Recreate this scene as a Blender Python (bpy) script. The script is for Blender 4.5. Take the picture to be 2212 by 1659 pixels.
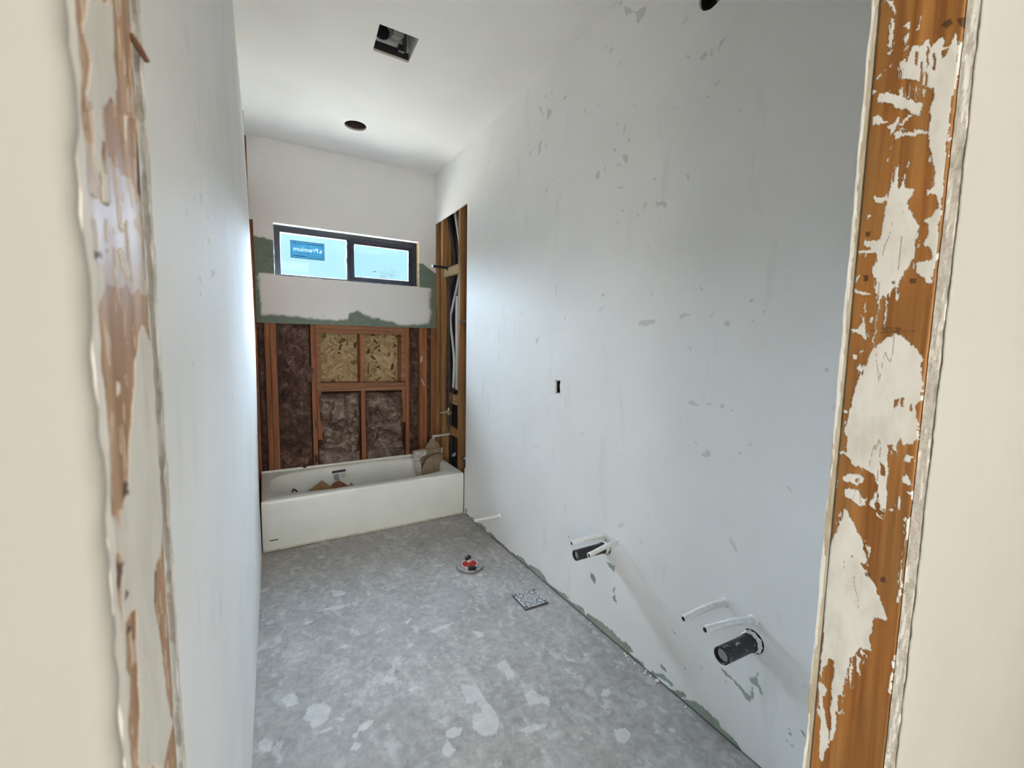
import bpy, bmesh, math, random
import numpy as np
from mathutils import Vector, Matrix
from mathutils.geometry import tessellate_polygon

for o in list(bpy.data.objects):
    bpy.data.objects.remove(o, do_unlink=True)
scene = bpy.context.scene
COL = scene.collection
random.seed(7)

# ------------------------------------------------------------------ camera
CAM = (0.0411, -3.3538, 1.4886)
RIGHT = Vector((0.86529, -0.50097, 0.01718))
UP = Vector((0.03297, 0.09108, 0.99530))
FWD = Vector((0.50018, 0.86066, -0.09533))
cam_data = bpy.data.cameras.new('camera')
cam_data.sensor_fit = 'HORIZONTAL'
cam_data.sensor_width = 36.0
cam_data.lens = 930.86 / 2212 * 36.0
cam_data.clip_start = 0.01
cam_data.clip_end = 200
cam_data.dof.use_dof = True
cam_data.dof.focus_distance = 1.5
cam_data.dof.aperture_fstop = 9.0
cam = bpy.data.objects.new('camera', cam_data)
COL.objects.link(cam)
cam.matrix_world = Matrix((
    (RIGHT.x, UP.x, -FWD.x, CAM[0]),
    (RIGHT.y, UP.y, -FWD.y, CAM[1]),
    (RIGHT.z, UP.z, -FWD.z, CAM[2]),
    (0, 0, 0, 1)))
scene.camera = cam

# ------------------------------------------------------------------ sky, fill lamps added outside the window, daylight of the next room
world = bpy.data.worlds.new('World')
scene.world = world
world.use_nodes = True
wn = world.node_tree
wn.nodes.clear()
w_out = wn.nodes.new('ShaderNodeOutputWorld')
w_bg = wn.nodes.new('ShaderNodeBackground')
w_tc = wn.nodes.new('ShaderNodeTexCoord')
w_sep = wn.nodes.new('ShaderNodeSeparateXYZ')
w_rmp = wn.nodes.new('ShaderNodeValToRGB')
w_rmp.color_ramp.elements[0].position = 0.0
w_rmp.color_ramp.elements[0].color = (0.425, 0.68, 0.74, 1)
w_rmp.color_ramp.elements[1].position = 0.6
w_rmp.color_ramp.elements[1].color = (0.25, 0.55, 0.77, 1)
wn.links.new(w_tc.outputs['Generated'], w_sep.inputs[0])
wn.links.new(w_sep.outputs['Z'], w_rmp.inputs[0])
wn.links.new(w_rmp.outputs[0], w_bg.inputs['Color'])
w_bg.inputs['Strength'].default_value = SKY_STRENGTH = 1.0
wn.links.new(w_bg.outputs[0], w_out.inputs[0])

bounce_d = bpy.data.lights.new('ground_bounce_lamp', 'AREA')  # added area lamp on the ground, stands in for bounce off sunlit paving
bounce_d.shape = 'RECTANGLE'
bounce_d.size = 8.0
bounce_d.size_y = 7.0
bounce_d.energy = 1850.0
bounce_d.color = (1.0, 0.85, 0.68)
bounce_lamp = bpy.data.objects.new('ground_bounce_lamp', bounce_d)
COL.objects.link(bounce_lamp)
bounce_lamp.location = (0.76, 5.2, -0.10)
bounce_lamp.rotation_euler = (math.radians(180), 0, 0)

day_d = bpy.data.lights.new('patio_daylight', 'AREA')
day_d.shape = 'RECTANGLE'
day_d.size = 3.4
day_d.size_y = 2.3
day_d.energy = 128.0
day_d.color = (1.0, 0.945, 0.86)
day = bpy.data.objects.new('patio_daylight', day_d)
COL.objects.link(day)
day.location = (-0.6, -6.38, 1.55)
day.rotation_euler = (math.radians(90), 0, 0)

sky_fill_d = bpy.data.lights.new('sky_fill_lamp', 'AREA')  # added area lamp above the sightline, boosts skylight through the window
sky_fill_d.shape = 'RECTANGLE'
sky_fill_d.size = 6.0
sky_fill_d.size_y = 3.2
sky_fill_d.energy = 6900.0
sky_fill_d.color = (0.70, 0.82, 1.0)
sky = bpy.data.objects.new('sky_fill_lamp', sky_fill_d)
COL.objects.link(sky)
sky.location = (1.9, 3.5, 4.3)
sky.rotation_euler = (Vector((0.76, 0.8, 2.2)) - sky.location).to_track_quat('-Z', 'Y').to_euler()

scene.cycles.max_bounces = 6
scene.cycles.diffuse_bounces = 4
scene.cycles.glossy_bounces = 2
scene.cycles.use_adaptive_sampling = True
scene.cycles.adaptive_threshold = 0.22
scene.cycles.adaptive_min_samples = 20
scene.cycles.sample_clamp_indirect = 40

vs = scene.view_settings
vs.view_transform = 'Standard'
vs.look = 'None'
vs.exposure = 0.67
vs.gamma = 1.0
vs.use_curve_mapping = False

# ------------------------------------------------------------------ traced marks (metres, on the surface they belong to)
JRW = [
 [(-3.058,1.954),(-3.071,1.946),(-3.074,1.935),(-3.076,1.928),(-3.074,1.925),(-3.07,1.938),(-3.064,1.948)],
 [(-3.07,1.926),(-3.074,1.921),(-3.075,1.903),(-3.075,1.887),(-3.069,1.89),(-3.071,1.901),(-3.072,1.911)],
 [(-3.084,1.904),(-3.091,1.91),(-3.092,1.899)],
 [(-3.1,1.908),(-3.102,1.908),(-3.103,1.893),(-3.098,1.892),(-3.1,1.897)],
 [(-3.086,1.891),(-3.091,1.895),(-3.093,1.888),(-3.089,1.881)],
 [(-3.088,1.876),(-3.093,1.88),(-3.091,1.872)],
 [(-3.084,1.862),(-3.09,1.865),(-3.091,1.851),(-3.086,1.852)],
 [(-3.069,1.881),(-3.076,1.884),(-3.073,1.878)],
 [(-3.073,1.862),(-3.076,1.865),(-3.075,1.861)],
 [(-3.06,1.855),(-3.064,1.858),(-3.066,1.854),(-3.062,1.853)],
 [(-3.055,1.912),(-3.057,1.912),(-3.058,1.909),(-3.056,1.909)],
 [(-3.053,1.842),(-3.063,1.838),(-3.059,1.834),(-3.055,1.838)],
 [(-3.088,1.84),(-3.089,1.854),(-3.093,1.865),(-3.096,1.873),(-3.098,1.876),(-3.105,1.871),(-3.108,1.874),(-3.112,1.875),(-3.114,1.865),(-3.123,1.87),(-3.125,1.871),(-3.127,1.858),(-3.133,1.856),(-3.136,1.869),(-3.14,1.851),(-3.143,1.86),(-3.143,1.867),(-3.159,1.859),(-3.162,1.834),(-3.145,1.831),(-3.143,1.818),(-3.141,1.803),(-3.139,1.791),(-3.14,1.762),(-3.14,1.733),(-3.141,1.701),(-3.141,1.664),(-3.141,1.632),(-3.142,1.602),(-3.14,1.606),(-3.128,1.623),(-3.132,1.636),(-3.127,1.654),(-3.137,1.663),(-3.138,1.672),(-3.134,1.683),(-3.125,1.683),(-3.133,1.694),(-3.132,1.708),(-3.126,1.73),(-3.123,1.743),(-3.121,1.76),(-3.121,1.777),(-3.12,1.792),(-3.122,1.799),(-3.121,1.814),(-3.117,1.816),(-3.105,1.83)],
 [(-3.066,1.832),(-3.073,1.831),(-3.087,1.82),(-3.103,1.806),(-3.111,1.799),(-3.113,1.794),(-3.111,1.785),(-3.104,1.789),(-3.097,1.799),(-3.086,1.804),(-3.079,1.815),(-3.071,1.819),(-3.064,1.821)],
 [(-3.087,1.805),(-3.087,1.822),(-3.089,1.833),(-3.091,1.82),(-3.089,1.804)],
 [(-3.096,1.815),(-3.096,1.83),(-3.098,1.825),(-3.098,1.811)],
 [(-3.104,1.807),(-3.104,1.826),(-3.106,1.821),(-3.106,1.806)],
 [(-3.111,1.808),(-3.111,1.819),(-3.114,1.816),(-3.113,1.805)],
 [(-3.06,1.805),(-3.067,1.805),(-3.073,1.795),(-3.08,1.792),(-3.07,1.792),(-3.061,1.795)],
 [(-3.077,1.786),(-3.083,1.787),(-3.089,1.794),(-3.091,1.788),(-3.087,1.778),(-3.082,1.772),(-3.081,1.781)],
 [(-3.09,1.782),(-3.099,1.79),(-3.105,1.791),(-3.097,1.783),(-3.095,1.778)],
 [(-3.085,1.774),(-3.091,1.774),(-3.106,1.766),(-3.107,1.769),(-3.113,1.767),(-3.123,1.759),(-3.114,1.761),(-3.106,1.762),(-3.098,1.766),(-3.088,1.765)],
 [(-3.053,1.824),(-3.055,1.821),(-3.056,1.81),(-3.053,1.814)],
 [(-3.082,1.754),(-3.085,1.76),(-3.085,1.754)],
 [(-3.103,1.731),(-3.105,1.731),(-3.105,1.724),(-3.103,1.724)],
 [(-3.08,1.743),(-3.082,1.744),(-3.082,1.738),(-3.081,1.738)],
 [(-3.094,1.735),(-3.094,1.72),(-3.095,1.702),(-3.097,1.699),(-3.102,1.717),(-3.104,1.699),(-3.112,1.694),(-3.111,1.687),(-3.107,1.679),(-3.11,1.67),(-3.115,1.659),(-3.119,1.652),(-3.122,1.647),(-3.121,1.636),(-3.119,1.605),(-3.081,1.611),(-3.076,1.624),(-3.057,1.622),(-3.063,1.625),(-3.076,1.624),(-3.063,1.633),(-3.065,1.639),(-3.082,1.635),(-3.083,1.644),(-3.084,1.664),(-3.084,1.682),(-3.085,1.69),(-3.088,1.704),(-3.09,1.723)],
 [(-3.068,1.693),(-3.07,1.697),(-3.08,1.693),(-3.085,1.698),(-3.085,1.688),(-3.08,1.686),(-3.071,1.689)],
 [(-3.065,1.672),(-3.068,1.674),(-3.069,1.671),(-3.067,1.669)],
 [(-3.079,1.626),(-3.119,1.619),(-3.119,1.607),(-3.112,1.59),(-3.108,1.578),(-3.106,1.566),(-3.108,1.56),(-3.107,1.551),(-3.105,1.558),(-3.104,1.574),(-3.099,1.565),(-3.095,1.561),(-3.097,1.551),(-3.097,1.53),(-3.096,1.509),(-3.095,1.53),(-3.095,1.544),(-3.094,1.557),(-3.09,1.56),(-3.087,1.553),(-3.087,1.539),(-3.086,1.496),(-3.084,1.498),(-3.085,1.517),(-3.086,1.539),(-3.086,1.558),(-3.081,1.567),(-3.081,1.586),(-3.077,1.588),(-3.077,1.602),(-3.081,1.602)],
 [(-3.056,1.626),(-3.078,1.624),(-3.078,1.619),(-3.058,1.622)],
 [(-3.122,1.601),(-3.128,1.601),(-3.136,1.602),(-3.141,1.606),(-3.141,1.592),(-3.14,1.573),(-3.135,1.573),(-3.132,1.578),(-3.128,1.583),(-3.123,1.589)],
 [(-3.135,1.616),(-3.141,1.615),(-3.142,1.602),(-3.137,1.602)],
 [(-3.056,1.583),(-3.062,1.592),(-3.063,1.59),(-3.058,1.582)],
 [(-3.056,1.575),(-3.06,1.572),(-3.075,1.566),(-3.077,1.563),(-3.063,1.566),(-3.058,1.568)],
 [(-3.056,1.517),(-3.065,1.516),(-3.069,1.524),(-3.071,1.535),(-3.073,1.531),(-3.073,1.518),(-3.075,1.509),(-3.078,1.501),(-3.073,1.504),(-3.069,1.509),(-3.059,1.513)],
 [(-3.078,1.526),(-3.079,1.533),(-3.082,1.532),(-3.082,1.524)],
 [(-3.07,1.539),(-3.072,1.555),(-3.073,1.552),(-3.072,1.539)],
 [(-3.096,1.501),(-3.107,1.509),(-3.115,1.506),(-3.122,1.5),(-3.13,1.492),(-3.136,1.484),(-3.139,1.476),(-3.138,1.468),(-3.141,1.446),(-3.141,1.424),(-3.139,1.422),(-3.136,1.415),(-3.138,1.403),(-3.141,1.397),(-3.142,1.375),(-3.138,1.366),(-3.127,1.362),(-3.124,1.37),(-3.122,1.358),(-3.118,1.359),(-3.113,1.359),(-3.115,1.326),(-3.116,1.304),(-3.118,1.27),(-3.111,1.268),(-3.109,1.28),(-3.106,1.301),(-3.101,1.307),(-3.099,1.315),(-3.093,1.318),(-3.084,1.32),(-3.078,1.321),(-3.072,1.322),(-3.071,1.328),(-3.065,1.336),(-3.057,1.332),(-3.057,1.338),(-3.066,1.339),(-3.064,1.359),(-3.06,1.37),(-3.063,1.378),(-3.065,1.394),(-3.067,1.413),(-3.069,1.433),(-3.072,1.445),(-3.078,1.461),(-3.082,1.483),(-3.088,1.492)],
 [(-3.063,1.478),(-3.066,1.481),(-3.068,1.473),(-3.064,1.472)],
 [(-3.068,1.464),(-3.071,1.467),(-3.076,1.462),(-3.075,1.455),(-3.07,1.458)],
 [(-3.057,1.397),(-3.061,1.4),(-3.063,1.396),(-3.058,1.393)],
 [(-3.059,1.38),(-3.063,1.383),(-3.061,1.377)],
 [(-3.065,1.301),(-3.073,1.307),(-3.083,1.311),(-3.09,1.306),(-3.089,1.299),(-3.082,1.293),(-3.076,1.295),(-3.067,1.293)],
 [(-3.067,1.282),(-3.077,1.287),(-3.085,1.285),(-3.09,1.276),(-3.096,1.279),(-3.093,1.268),(-3.086,1.263),(-3.078,1.27),(-3.069,1.273)],
 [(-3.099,1.27),(-3.103,1.287),(-3.107,1.293),(-3.105,1.265)],
 [(-3.129,1.341),(-3.133,1.352),(-3.14,1.348),(-3.136,1.34)],
 [(-3.13,1.317),(-3.135,1.325),(-3.141,1.312),(-3.133,1.31)],
 [(-3.145,1.342),(-3.146,1.342),(-3.149,1.314),(-3.146,1.306),(-3.145,1.33)],
 [(-3.128,1.291),(-3.131,1.293),(-3.132,1.275),(-3.13,1.274)],
 [(-3.136,1.301),(-3.146,1.305),(-3.147,1.28),(-3.144,1.279),(-3.142,1.297)],
 [(-3.116,1.357),(-3.121,1.36),(-3.123,1.352),(-3.12,1.352)],
 [(-3.057,1.296),(-3.059,1.294),(-3.059,1.28),(-3.057,1.282)],
 [(-3.069,1.485),(-3.075,1.487),(-3.075,1.484),(-3.07,1.483)],
 [(-3.068,1.242),(-3.07,1.253),(-3.075,1.252),(-3.078,1.244),(-3.085,1.233),(-3.093,1.22),(-3.098,1.205),(-3.101,1.185),(-3.096,1.181),(-3.102,1.175),(-3.11,1.165),(-3.115,1.156),(-3.122,1.141),(-3.132,1.12),(-3.131,1.116),(-3.116,1.111),(-3.115,1.1),(-3.116,1.087),(-3.114,1.081),(-3.116,1.062),(-3.105,1.058),(-3.101,1.051),(-3.1,1.043),(-3.095,1.039),(-3.093,1.023),(-3.091,1.007),(-3.09,0.991),(-3.09,0.981),(-3.089,0.973),(-3.084,0.967),(-3.084,0.941),(-3.085,0.916),(-3.082,0.893),(-3.078,0.882),(-3.079,0.911),(-3.077,0.936),(-3.076,0.961),(-3.075,0.982),(-3.076,0.998),(-3.073,1.019),(-3.068,1.016),(-3.068,1.005),(-3.061,0.996),(-3.063,0.979),(-3.057,0.985),(-3.057,1.003),(-3.058,1.05),(-3.056,1.085),(-3.055,1.137),(-3.055,1.162),(-3.055,1.179),(-3.058,1.203),(-3.064,1.225)],
 [(-3.055,0.969),(-3.062,0.973),(-3.068,0.967),(-3.068,0.954),(-3.064,0.951),(-3.067,0.935),(-3.071,0.918),(-3.077,0.899),(-3.079,0.879),(-3.073,0.864),(-3.072,0.848),(-3.069,0.847),(-3.066,0.874),(-3.065,0.899),(-3.063,0.918),(-3.058,0.923),(-3.061,0.93),(-3.059,0.952)],
 [(-3.095,1.037),(-3.099,1.015),(-3.097,0.989),(-3.096,0.995),(-3.095,1.015)],
 [(-3.102,1.049),(-3.106,1.042),(-3.106,1.02),(-3.103,1.021)],
 [(-3.107,1.057),(-3.11,1.055),(-3.109,1.048),(-3.106,1.05)],
 [(-3.142,1.268),(-3.145,1.269),(-3.145,1.247),(-3.14,1.224),(-3.14,1.202),(-3.141,1.18),(-3.142,1.148),(-3.14,1.147),(-3.139,1.179),(-3.139,1.201),(-3.14,1.224),(-3.14,1.252)],
 [(-3.143,1.069),(-3.147,1.076),(-3.153,1.073),(-3.156,1.076),(-3.155,1.066),(-3.149,1.055),(-3.148,1.041),(-3.144,1.05),(-3.141,1.056)],
 [(-3.141,1.045),(-3.144,1.05),(-3.144,1.039),(-3.143,1.012),(-3.141,1.017)],
 [(-3.102,1.208),(-3.104,1.211),(-3.104,1.194),(-3.102,1.196)],
 [(-3.107,1.263),(-3.112,1.257),(-3.116,1.256),(-3.113,1.255),(-3.108,1.259)],
 [(-3.086,0.94),(-3.09,0.951),(-3.089,0.97),(-3.091,0.949),(-3.089,0.941)],
 [(-3.11,1.267),(-3.115,1.269),(-3.114,1.264)],
 [(-3.121,1.271),(-3.126,1.273),(-3.124,1.269)]]
JRB = [
 [(-3.106,1.851),(-3.108,1.851),(-3.11,1.822),(-3.108,1.824)],
 [(-3.111,1.867),(-3.113,1.865),(-3.114,1.843),(-3.112,1.846)],
 [(-3.118,1.856),(-3.12,1.855),(-3.121,1.834),(-3.119,1.837)],
 [(-3.125,1.854),(-3.132,1.854),(-3.13,1.848),(-3.127,1.844)],
 [(-3.1,1.867),(-3.102,1.865),(-3.102,1.849),(-3.1,1.852)],
 [(-3.112,1.835),(-3.114,1.834),(-3.115,1.817),(-3.113,1.819)],
 [(-3.125,1.72),(-3.129,1.718),(-3.132,1.708),(-3.129,1.701)],
 [(-3.124,1.678),(-3.129,1.685),(-3.135,1.679),(-3.138,1.669),(-3.132,1.655),(-3.126,1.656)],
 [(-3.115,1.421),(-3.119,1.424),(-3.118,1.415),(-3.115,1.409)],
 [(-3.121,1.425),(-3.124,1.425),(-3.125,1.413),(-3.122,1.413)],
 [(-3.131,1.414),(-3.133,1.418),(-3.134,1.407),(-3.131,1.408)],
 [(-3.106,1.333),(-3.11,1.331),(-3.114,1.319),(-3.113,1.314),(-3.108,1.315)],
 [(-3.079,1.301),(-3.082,1.304),(-3.083,1.298),(-3.08,1.297)]]
JRD = [
 [(-3.083,1.188),(-3.085,1.189),(-3.085,1.186),(-3.084,1.185)],
 [(-3.101,1.171),(-3.107,1.173),(-3.107,1.167),(-3.102,1.166)],
 [(-3.119,1.173),(-3.124,1.176),(-3.125,1.168),(-3.12,1.166)],
 [(-3.066,1.592),(-3.072,1.591),(-3.073,1.583),(-3.067,1.583)],
 [(-3.117,1.581),(-3.123,1.581),(-3.124,1.574),(-3.118,1.574)],
 [(-3.099,1.579),(-3.103,1.579),(-3.103,1.575),(-3.1,1.575)],
 [(-3.092,1.518),(-3.113,1.517),(-3.113,1.516),(-3.092,1.517)],
 [(-3.092,1.512),(-3.114,1.512),(-3.114,1.511),(-3.092,1.511)],
 [(-3.094,1.516),(-3.095,1.516),(-3.095,1.513),(-3.094,1.513)],
 [(-3.096,1.516),(-3.098,1.516),(-3.098,1.513),(-3.097,1.513)],
 [(-3.099,1.516),(-3.1,1.516),(-3.1,1.513),(-3.099,1.513)],
 [(-3.102,1.516),(-3.104,1.516),(-3.104,1.515),(-3.102,1.515)],
 [(-3.106,1.516),(-3.106,1.516),(-3.107,1.512),(-3.106,1.513)],
 [(-3.109,1.516),(-3.111,1.516),(-3.111,1.512),(-3.109,1.512)],
 [(-3.112,1.517),(-3.113,1.517),(-3.113,1.511),(-3.112,1.511)],
 [(-3.081,1.515),(-3.087,1.515),(-3.087,1.514),(-3.081,1.514)],
 [(-3.115,1.514),(-3.128,1.514),(-3.128,1.513),(-3.115,1.513)],
 [(-3.122,1.885),(-3.125,1.889),(-3.131,1.888),(-3.133,1.881),(-3.128,1.879)],
 [(-3.137,1.884),(-3.146,1.883),(-3.155,1.88),(-3.156,1.868),(-3.146,1.867),(-3.139,1.875)],
 [(-3.064,1.651),(-3.07,1.651),(-3.069,1.643),(-3.065,1.644)]]
JLW = [
 [(-3.128,1.611),(-3.093,1.632),(-3.096,1.612),(-3.095,1.596),(-3.102,1.588),(-3.119,1.578),(-3.12,1.565),(-3.124,1.558),(-3.123,1.552),(-3.13,1.547),(-3.132,1.555),(-3.131,1.571),(-3.138,1.574),(-3.129,1.589),(-3.137,1.597)],
 [(-3.082,1.591),(-3.078,1.593),(-3.082,1.579),(-3.085,1.578)],
 [(-3.125,1.551),(-3.117,1.553),(-3.117,1.542),(-3.126,1.539)],
 [(-3.077,1.494),(-3.056,1.486),(-3.05,1.459),(-3.052,1.424),(-3.049,1.388),(-3.13,1.418),(-3.122,1.423),(-3.115,1.439),(-3.105,1.457),(-3.095,1.474),(-3.086,1.485)],
 [(-3.151,1.518),(-3.142,1.516),(-3.133,1.509),(-3.134,1.504),(-3.143,1.498),(-3.145,1.482),(-3.143,1.468),(-3.144,1.445),(-3.144,1.43),(-3.153,1.43),(-3.154,1.448),(-3.151,1.491),(-3.154,1.507)],
 [(-3.108,1.524),(-3.101,1.525),(-3.093,1.517),(-3.098,1.513),(-3.105,1.518)],
 [(-3.124,1.471),(-3.121,1.468),(-3.122,1.463),(-3.125,1.465)],
 [(-3.13,1.42),(-3.057,1.394),(-3.064,1.374),(-3.085,1.37),(-3.087,1.351),(-3.081,1.33),(-3.076,1.305),(-3.073,1.293),(-3.07,1.281),(-3.061,1.271),(-3.073,1.27),(-3.092,1.269),(-3.134,1.308),(-3.126,1.327),(-3.124,1.351),(-3.12,1.37),(-3.139,1.384),(-3.133,1.4),(-3.135,1.411)],
 [(-3.148,1.426),(-3.13,1.409),(-3.133,1.399),(-3.142,1.405)],
 [(-3.139,1.384),(-3.122,1.372),(-3.137,1.375),(-3.139,1.357),(-3.136,1.349),(-3.148,1.321),(-3.155,1.328),(-3.146,1.349),(-3.143,1.367)]]
JLT = [
 [(-3.149,1.556),(-3.126,1.557),(-3.071,1.563),(-3.06,1.558),(-3.061,1.527),(-3.151,1.513),(-3.154,1.527)],
 [(-3.142,1.516),(-3.053,1.53),(-3.059,1.509),(-3.129,1.51)]]
JLD = [
 [(-3.059,1.59),(-3.052,1.584),(-3.039,1.581),(-3.03,1.575),(-3.052,1.56),(-3.066,1.56),(-3.062,1.579)],
 [(-3.14,1.539),(-3.135,1.539),(-3.137,1.537)],
 [(-3.141,1.519),(-3.132,1.52),(-3.131,1.518),(-3.141,1.516)],
 [(-3.141,1.519),(-3.131,1.519),(-3.133,1.517)],
 [(-3.142,1.476),(-3.137,1.47),(-3.141,1.468),(-3.144,1.47)],
 [(-3.125,1.428),(-3.12,1.428),(-3.12,1.422),(-3.127,1.422)],
 [(-3.143,1.403),(-3.133,1.398),(-3.14,1.391),(-3.144,1.387)],
 [(-3.135,1.388),(-3.129,1.383),(-3.137,1.383)],
 [(-3.085,1.37),(-3.078,1.367),(-3.085,1.352),(-3.09,1.353)],
 [(-3.133,1.371),(-3.126,1.367),(-3.135,1.368)]]
WRG = [
 [(-1.931,1.598),(-2.037,1.597),(-2.024,1.583),(-1.987,1.575),(-1.937,1.576)],
 [(-2.15,1.604),(-2.169,1.616),(-2.217,1.615),(-2.186,1.605),(-2.154,1.599)],
 [(-2.346,1.568),(-2.362,1.586),(-2.377,1.576),(-2.378,1.561)],
 [(-2.45,1.582),(-2.48,1.584),(-2.463,1.575)],
 [(-2.444,1.649),(-2.463,1.654),(-2.455,1.64)],
 [(-2.494,1.609),(-2.506,1.617),(-2.5,1.603)],
 [(-2.244,1.716),(-2.255,1.714),(-2.256,1.705),(-2.245,1.706)],
 [(-2.001,2.107),(-2.028,2.096),(-2.051,2.09),(-2.065,2.07),(-2.053,2.061),(-2.034,2.081),(-2.016,2.075)],
 [(-2.215,1.259),(-2.243,1.277),(-2.251,1.267),(-2.275,1.255),(-2.233,1.253)],
 [(-2.297,1.263),(-2.325,1.274),(-2.311,1.261)],
 [(-2.36,1.271),(-2.373,1.279),(-2.384,1.265),(-2.364,1.256)],
 [(-2.395,1.254),(-2.415,1.263),(-2.411,1.253)],
 [(-2.189,1.186),(-2.201,1.196),(-2.198,1.18)],
 [(-2.254,1.108),(-2.274,1.102),(-2.27,1.095)],
 [(-2.29,1.065),(-2.319,1.089),(-2.339,1.07),(-2.307,1.058)],
 [(-2.444,1.102),(-2.46,1.108),(-2.454,1.1)],
 [(-2.479,1.14),(-2.488,1.146),(-2.495,1.141)],
 [(-2.697,1.429),(-2.703,1.432),(-2.704,1.419),(-2.698,1.42)],
 [(-1.762,2.228),(-1.806,2.219),(-1.801,2.212),(-1.768,2.219)],
 [(-1.796,2.116),(-1.812,2.116),(-1.808,2.097)],
 [(-1.889,2.075),(-1.908,2.073),(-1.907,2.056)],
 [(-1.765,2.066),(-1.78,2.063),(-1.778,2.051)],
 [(-2.292,1.601),(-2.311,1.612),(-2.301,1.594)],
 [(-1.671,1.736),(-1.708,1.741),(-1.697,1.723)],
 [(-1.501,1.254),(-1.511,1.255),(-1.509,1.247)],
 [(-1.947,1.154),(-1.952,1.155),(-1.951,1.148)],
 [(-1.081,1.503),(-1.121,1.534),(-1.11,1.482)],
 [(-1.369,1.636),(-1.385,1.64),(-1.378,1.615)],
 [(-1.726,3.047),(-1.737,3.067),(-1.749,3.059),(-1.738,3.039)],
 [(-1.759,3.026),(-1.792,3.001),(-1.833,2.95),(-1.876,2.949),(-1.899,2.945),(-1.889,2.911),(-1.85,2.899),(-1.837,2.943),(-1.793,2.979),(-1.778,2.97)],
 [(-1.668,2.871),(-1.693,2.897),(-1.706,2.875),(-1.681,2.869)],
 [(-1.639,2.92),(-1.657,2.928),(-1.649,2.903)],
 [(-1.139,2.909),(-1.144,2.952),(-1.126,2.918)],
 [(-1.189,2.913),(-1.207,2.935),(-1.202,2.904)],
 [(-1.307,2.83),(-1.335,2.84),(-1.341,2.83),(-1.319,2.821)],
 [(-1.157,2.783),(-1.154,2.85),(-1.206,2.814),(-1.182,2.79)],
 [(-1.08,2.897),(-1.116,2.839),(-1.11,2.831),(-1.06,2.891)],
 [(-0.957,2.646),(-0.978,2.676),(-0.989,2.654)],
 [(-1.072,2.614),(-1.069,2.68),(-1.103,2.689),(-1.091,2.636)],
 [(-1.143,2.659),(-1.16,2.66),(-1.151,2.628)],
 [(-1.599,2.321),(-1.616,2.352),(-1.635,2.34),(-1.628,2.306)],
 [(-1.662,2.343),(-1.674,2.368),(-1.676,2.339)],
 [(-1.724,2.421),(-1.754,2.401),(-1.729,2.397)],
 [(-1.789,2.364),(-1.813,2.366),(-1.83,2.349),(-1.812,2.322)],
 [(-1.749,2.338),(-1.791,2.324),(-1.792,2.317),(-1.754,2.33)],
 [(-1.76,2.226),(-1.81,2.217),(-1.798,2.212)],
 [(-2.068,2.452),(-2.08,2.457),(-2.078,2.443)],
 [(-2.117,2.623),(-2.134,2.623),(-2.141,2.603)],
 [(-1.825,2.439),(-1.838,2.412),(-1.827,2.405)],
 [(-1.968,2.365),(-1.976,2.355),(-1.961,2.365)],
 [(-2.153,2.165),(-2.167,2.165),(-2.166,2.144)],
 [(-1.848,2.567),(-1.86,2.559),(-1.853,2.543)],
 [(-1.742,2.538),(-1.756,2.51),(-1.748,2.511)],
 [(-2.095,2.783),(-2.112,2.784),(-2.101,2.775)],
 [(-1.978,2.204),(-1.995,2.204),(-1.993,2.19)],
 [(-2.186,2.584),(-2.208,2.594),(-2.216,2.578),(-2.194,2.57)],
 [(-2.229,2.601),(-2.243,2.563),(-2.214,2.565),(-2.228,2.571)],
 [(-2.269,2.594),(-2.297,2.597),(-2.277,2.581),(-2.266,2.568)],
 [(-2.25,2.428),(-2.261,2.45),(-2.275,2.457),(-2.271,2.446),(-2.28,2.437),(-2.265,2.444)],
 [(-2.221,2.423),(-2.241,2.426),(-2.227,2.417)],
 [(-2.356,2.317),(-2.367,2.318),(-2.356,2.314)],
 [(-2.44,2.395),(-2.452,2.404),(-2.443,2.397)],
 [(-2.559,2.198),(-2.57,2.199),(-2.562,2.197)],
 [(-2.376,2.358),(-2.385,2.364),(-2.379,2.357)]]
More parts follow.
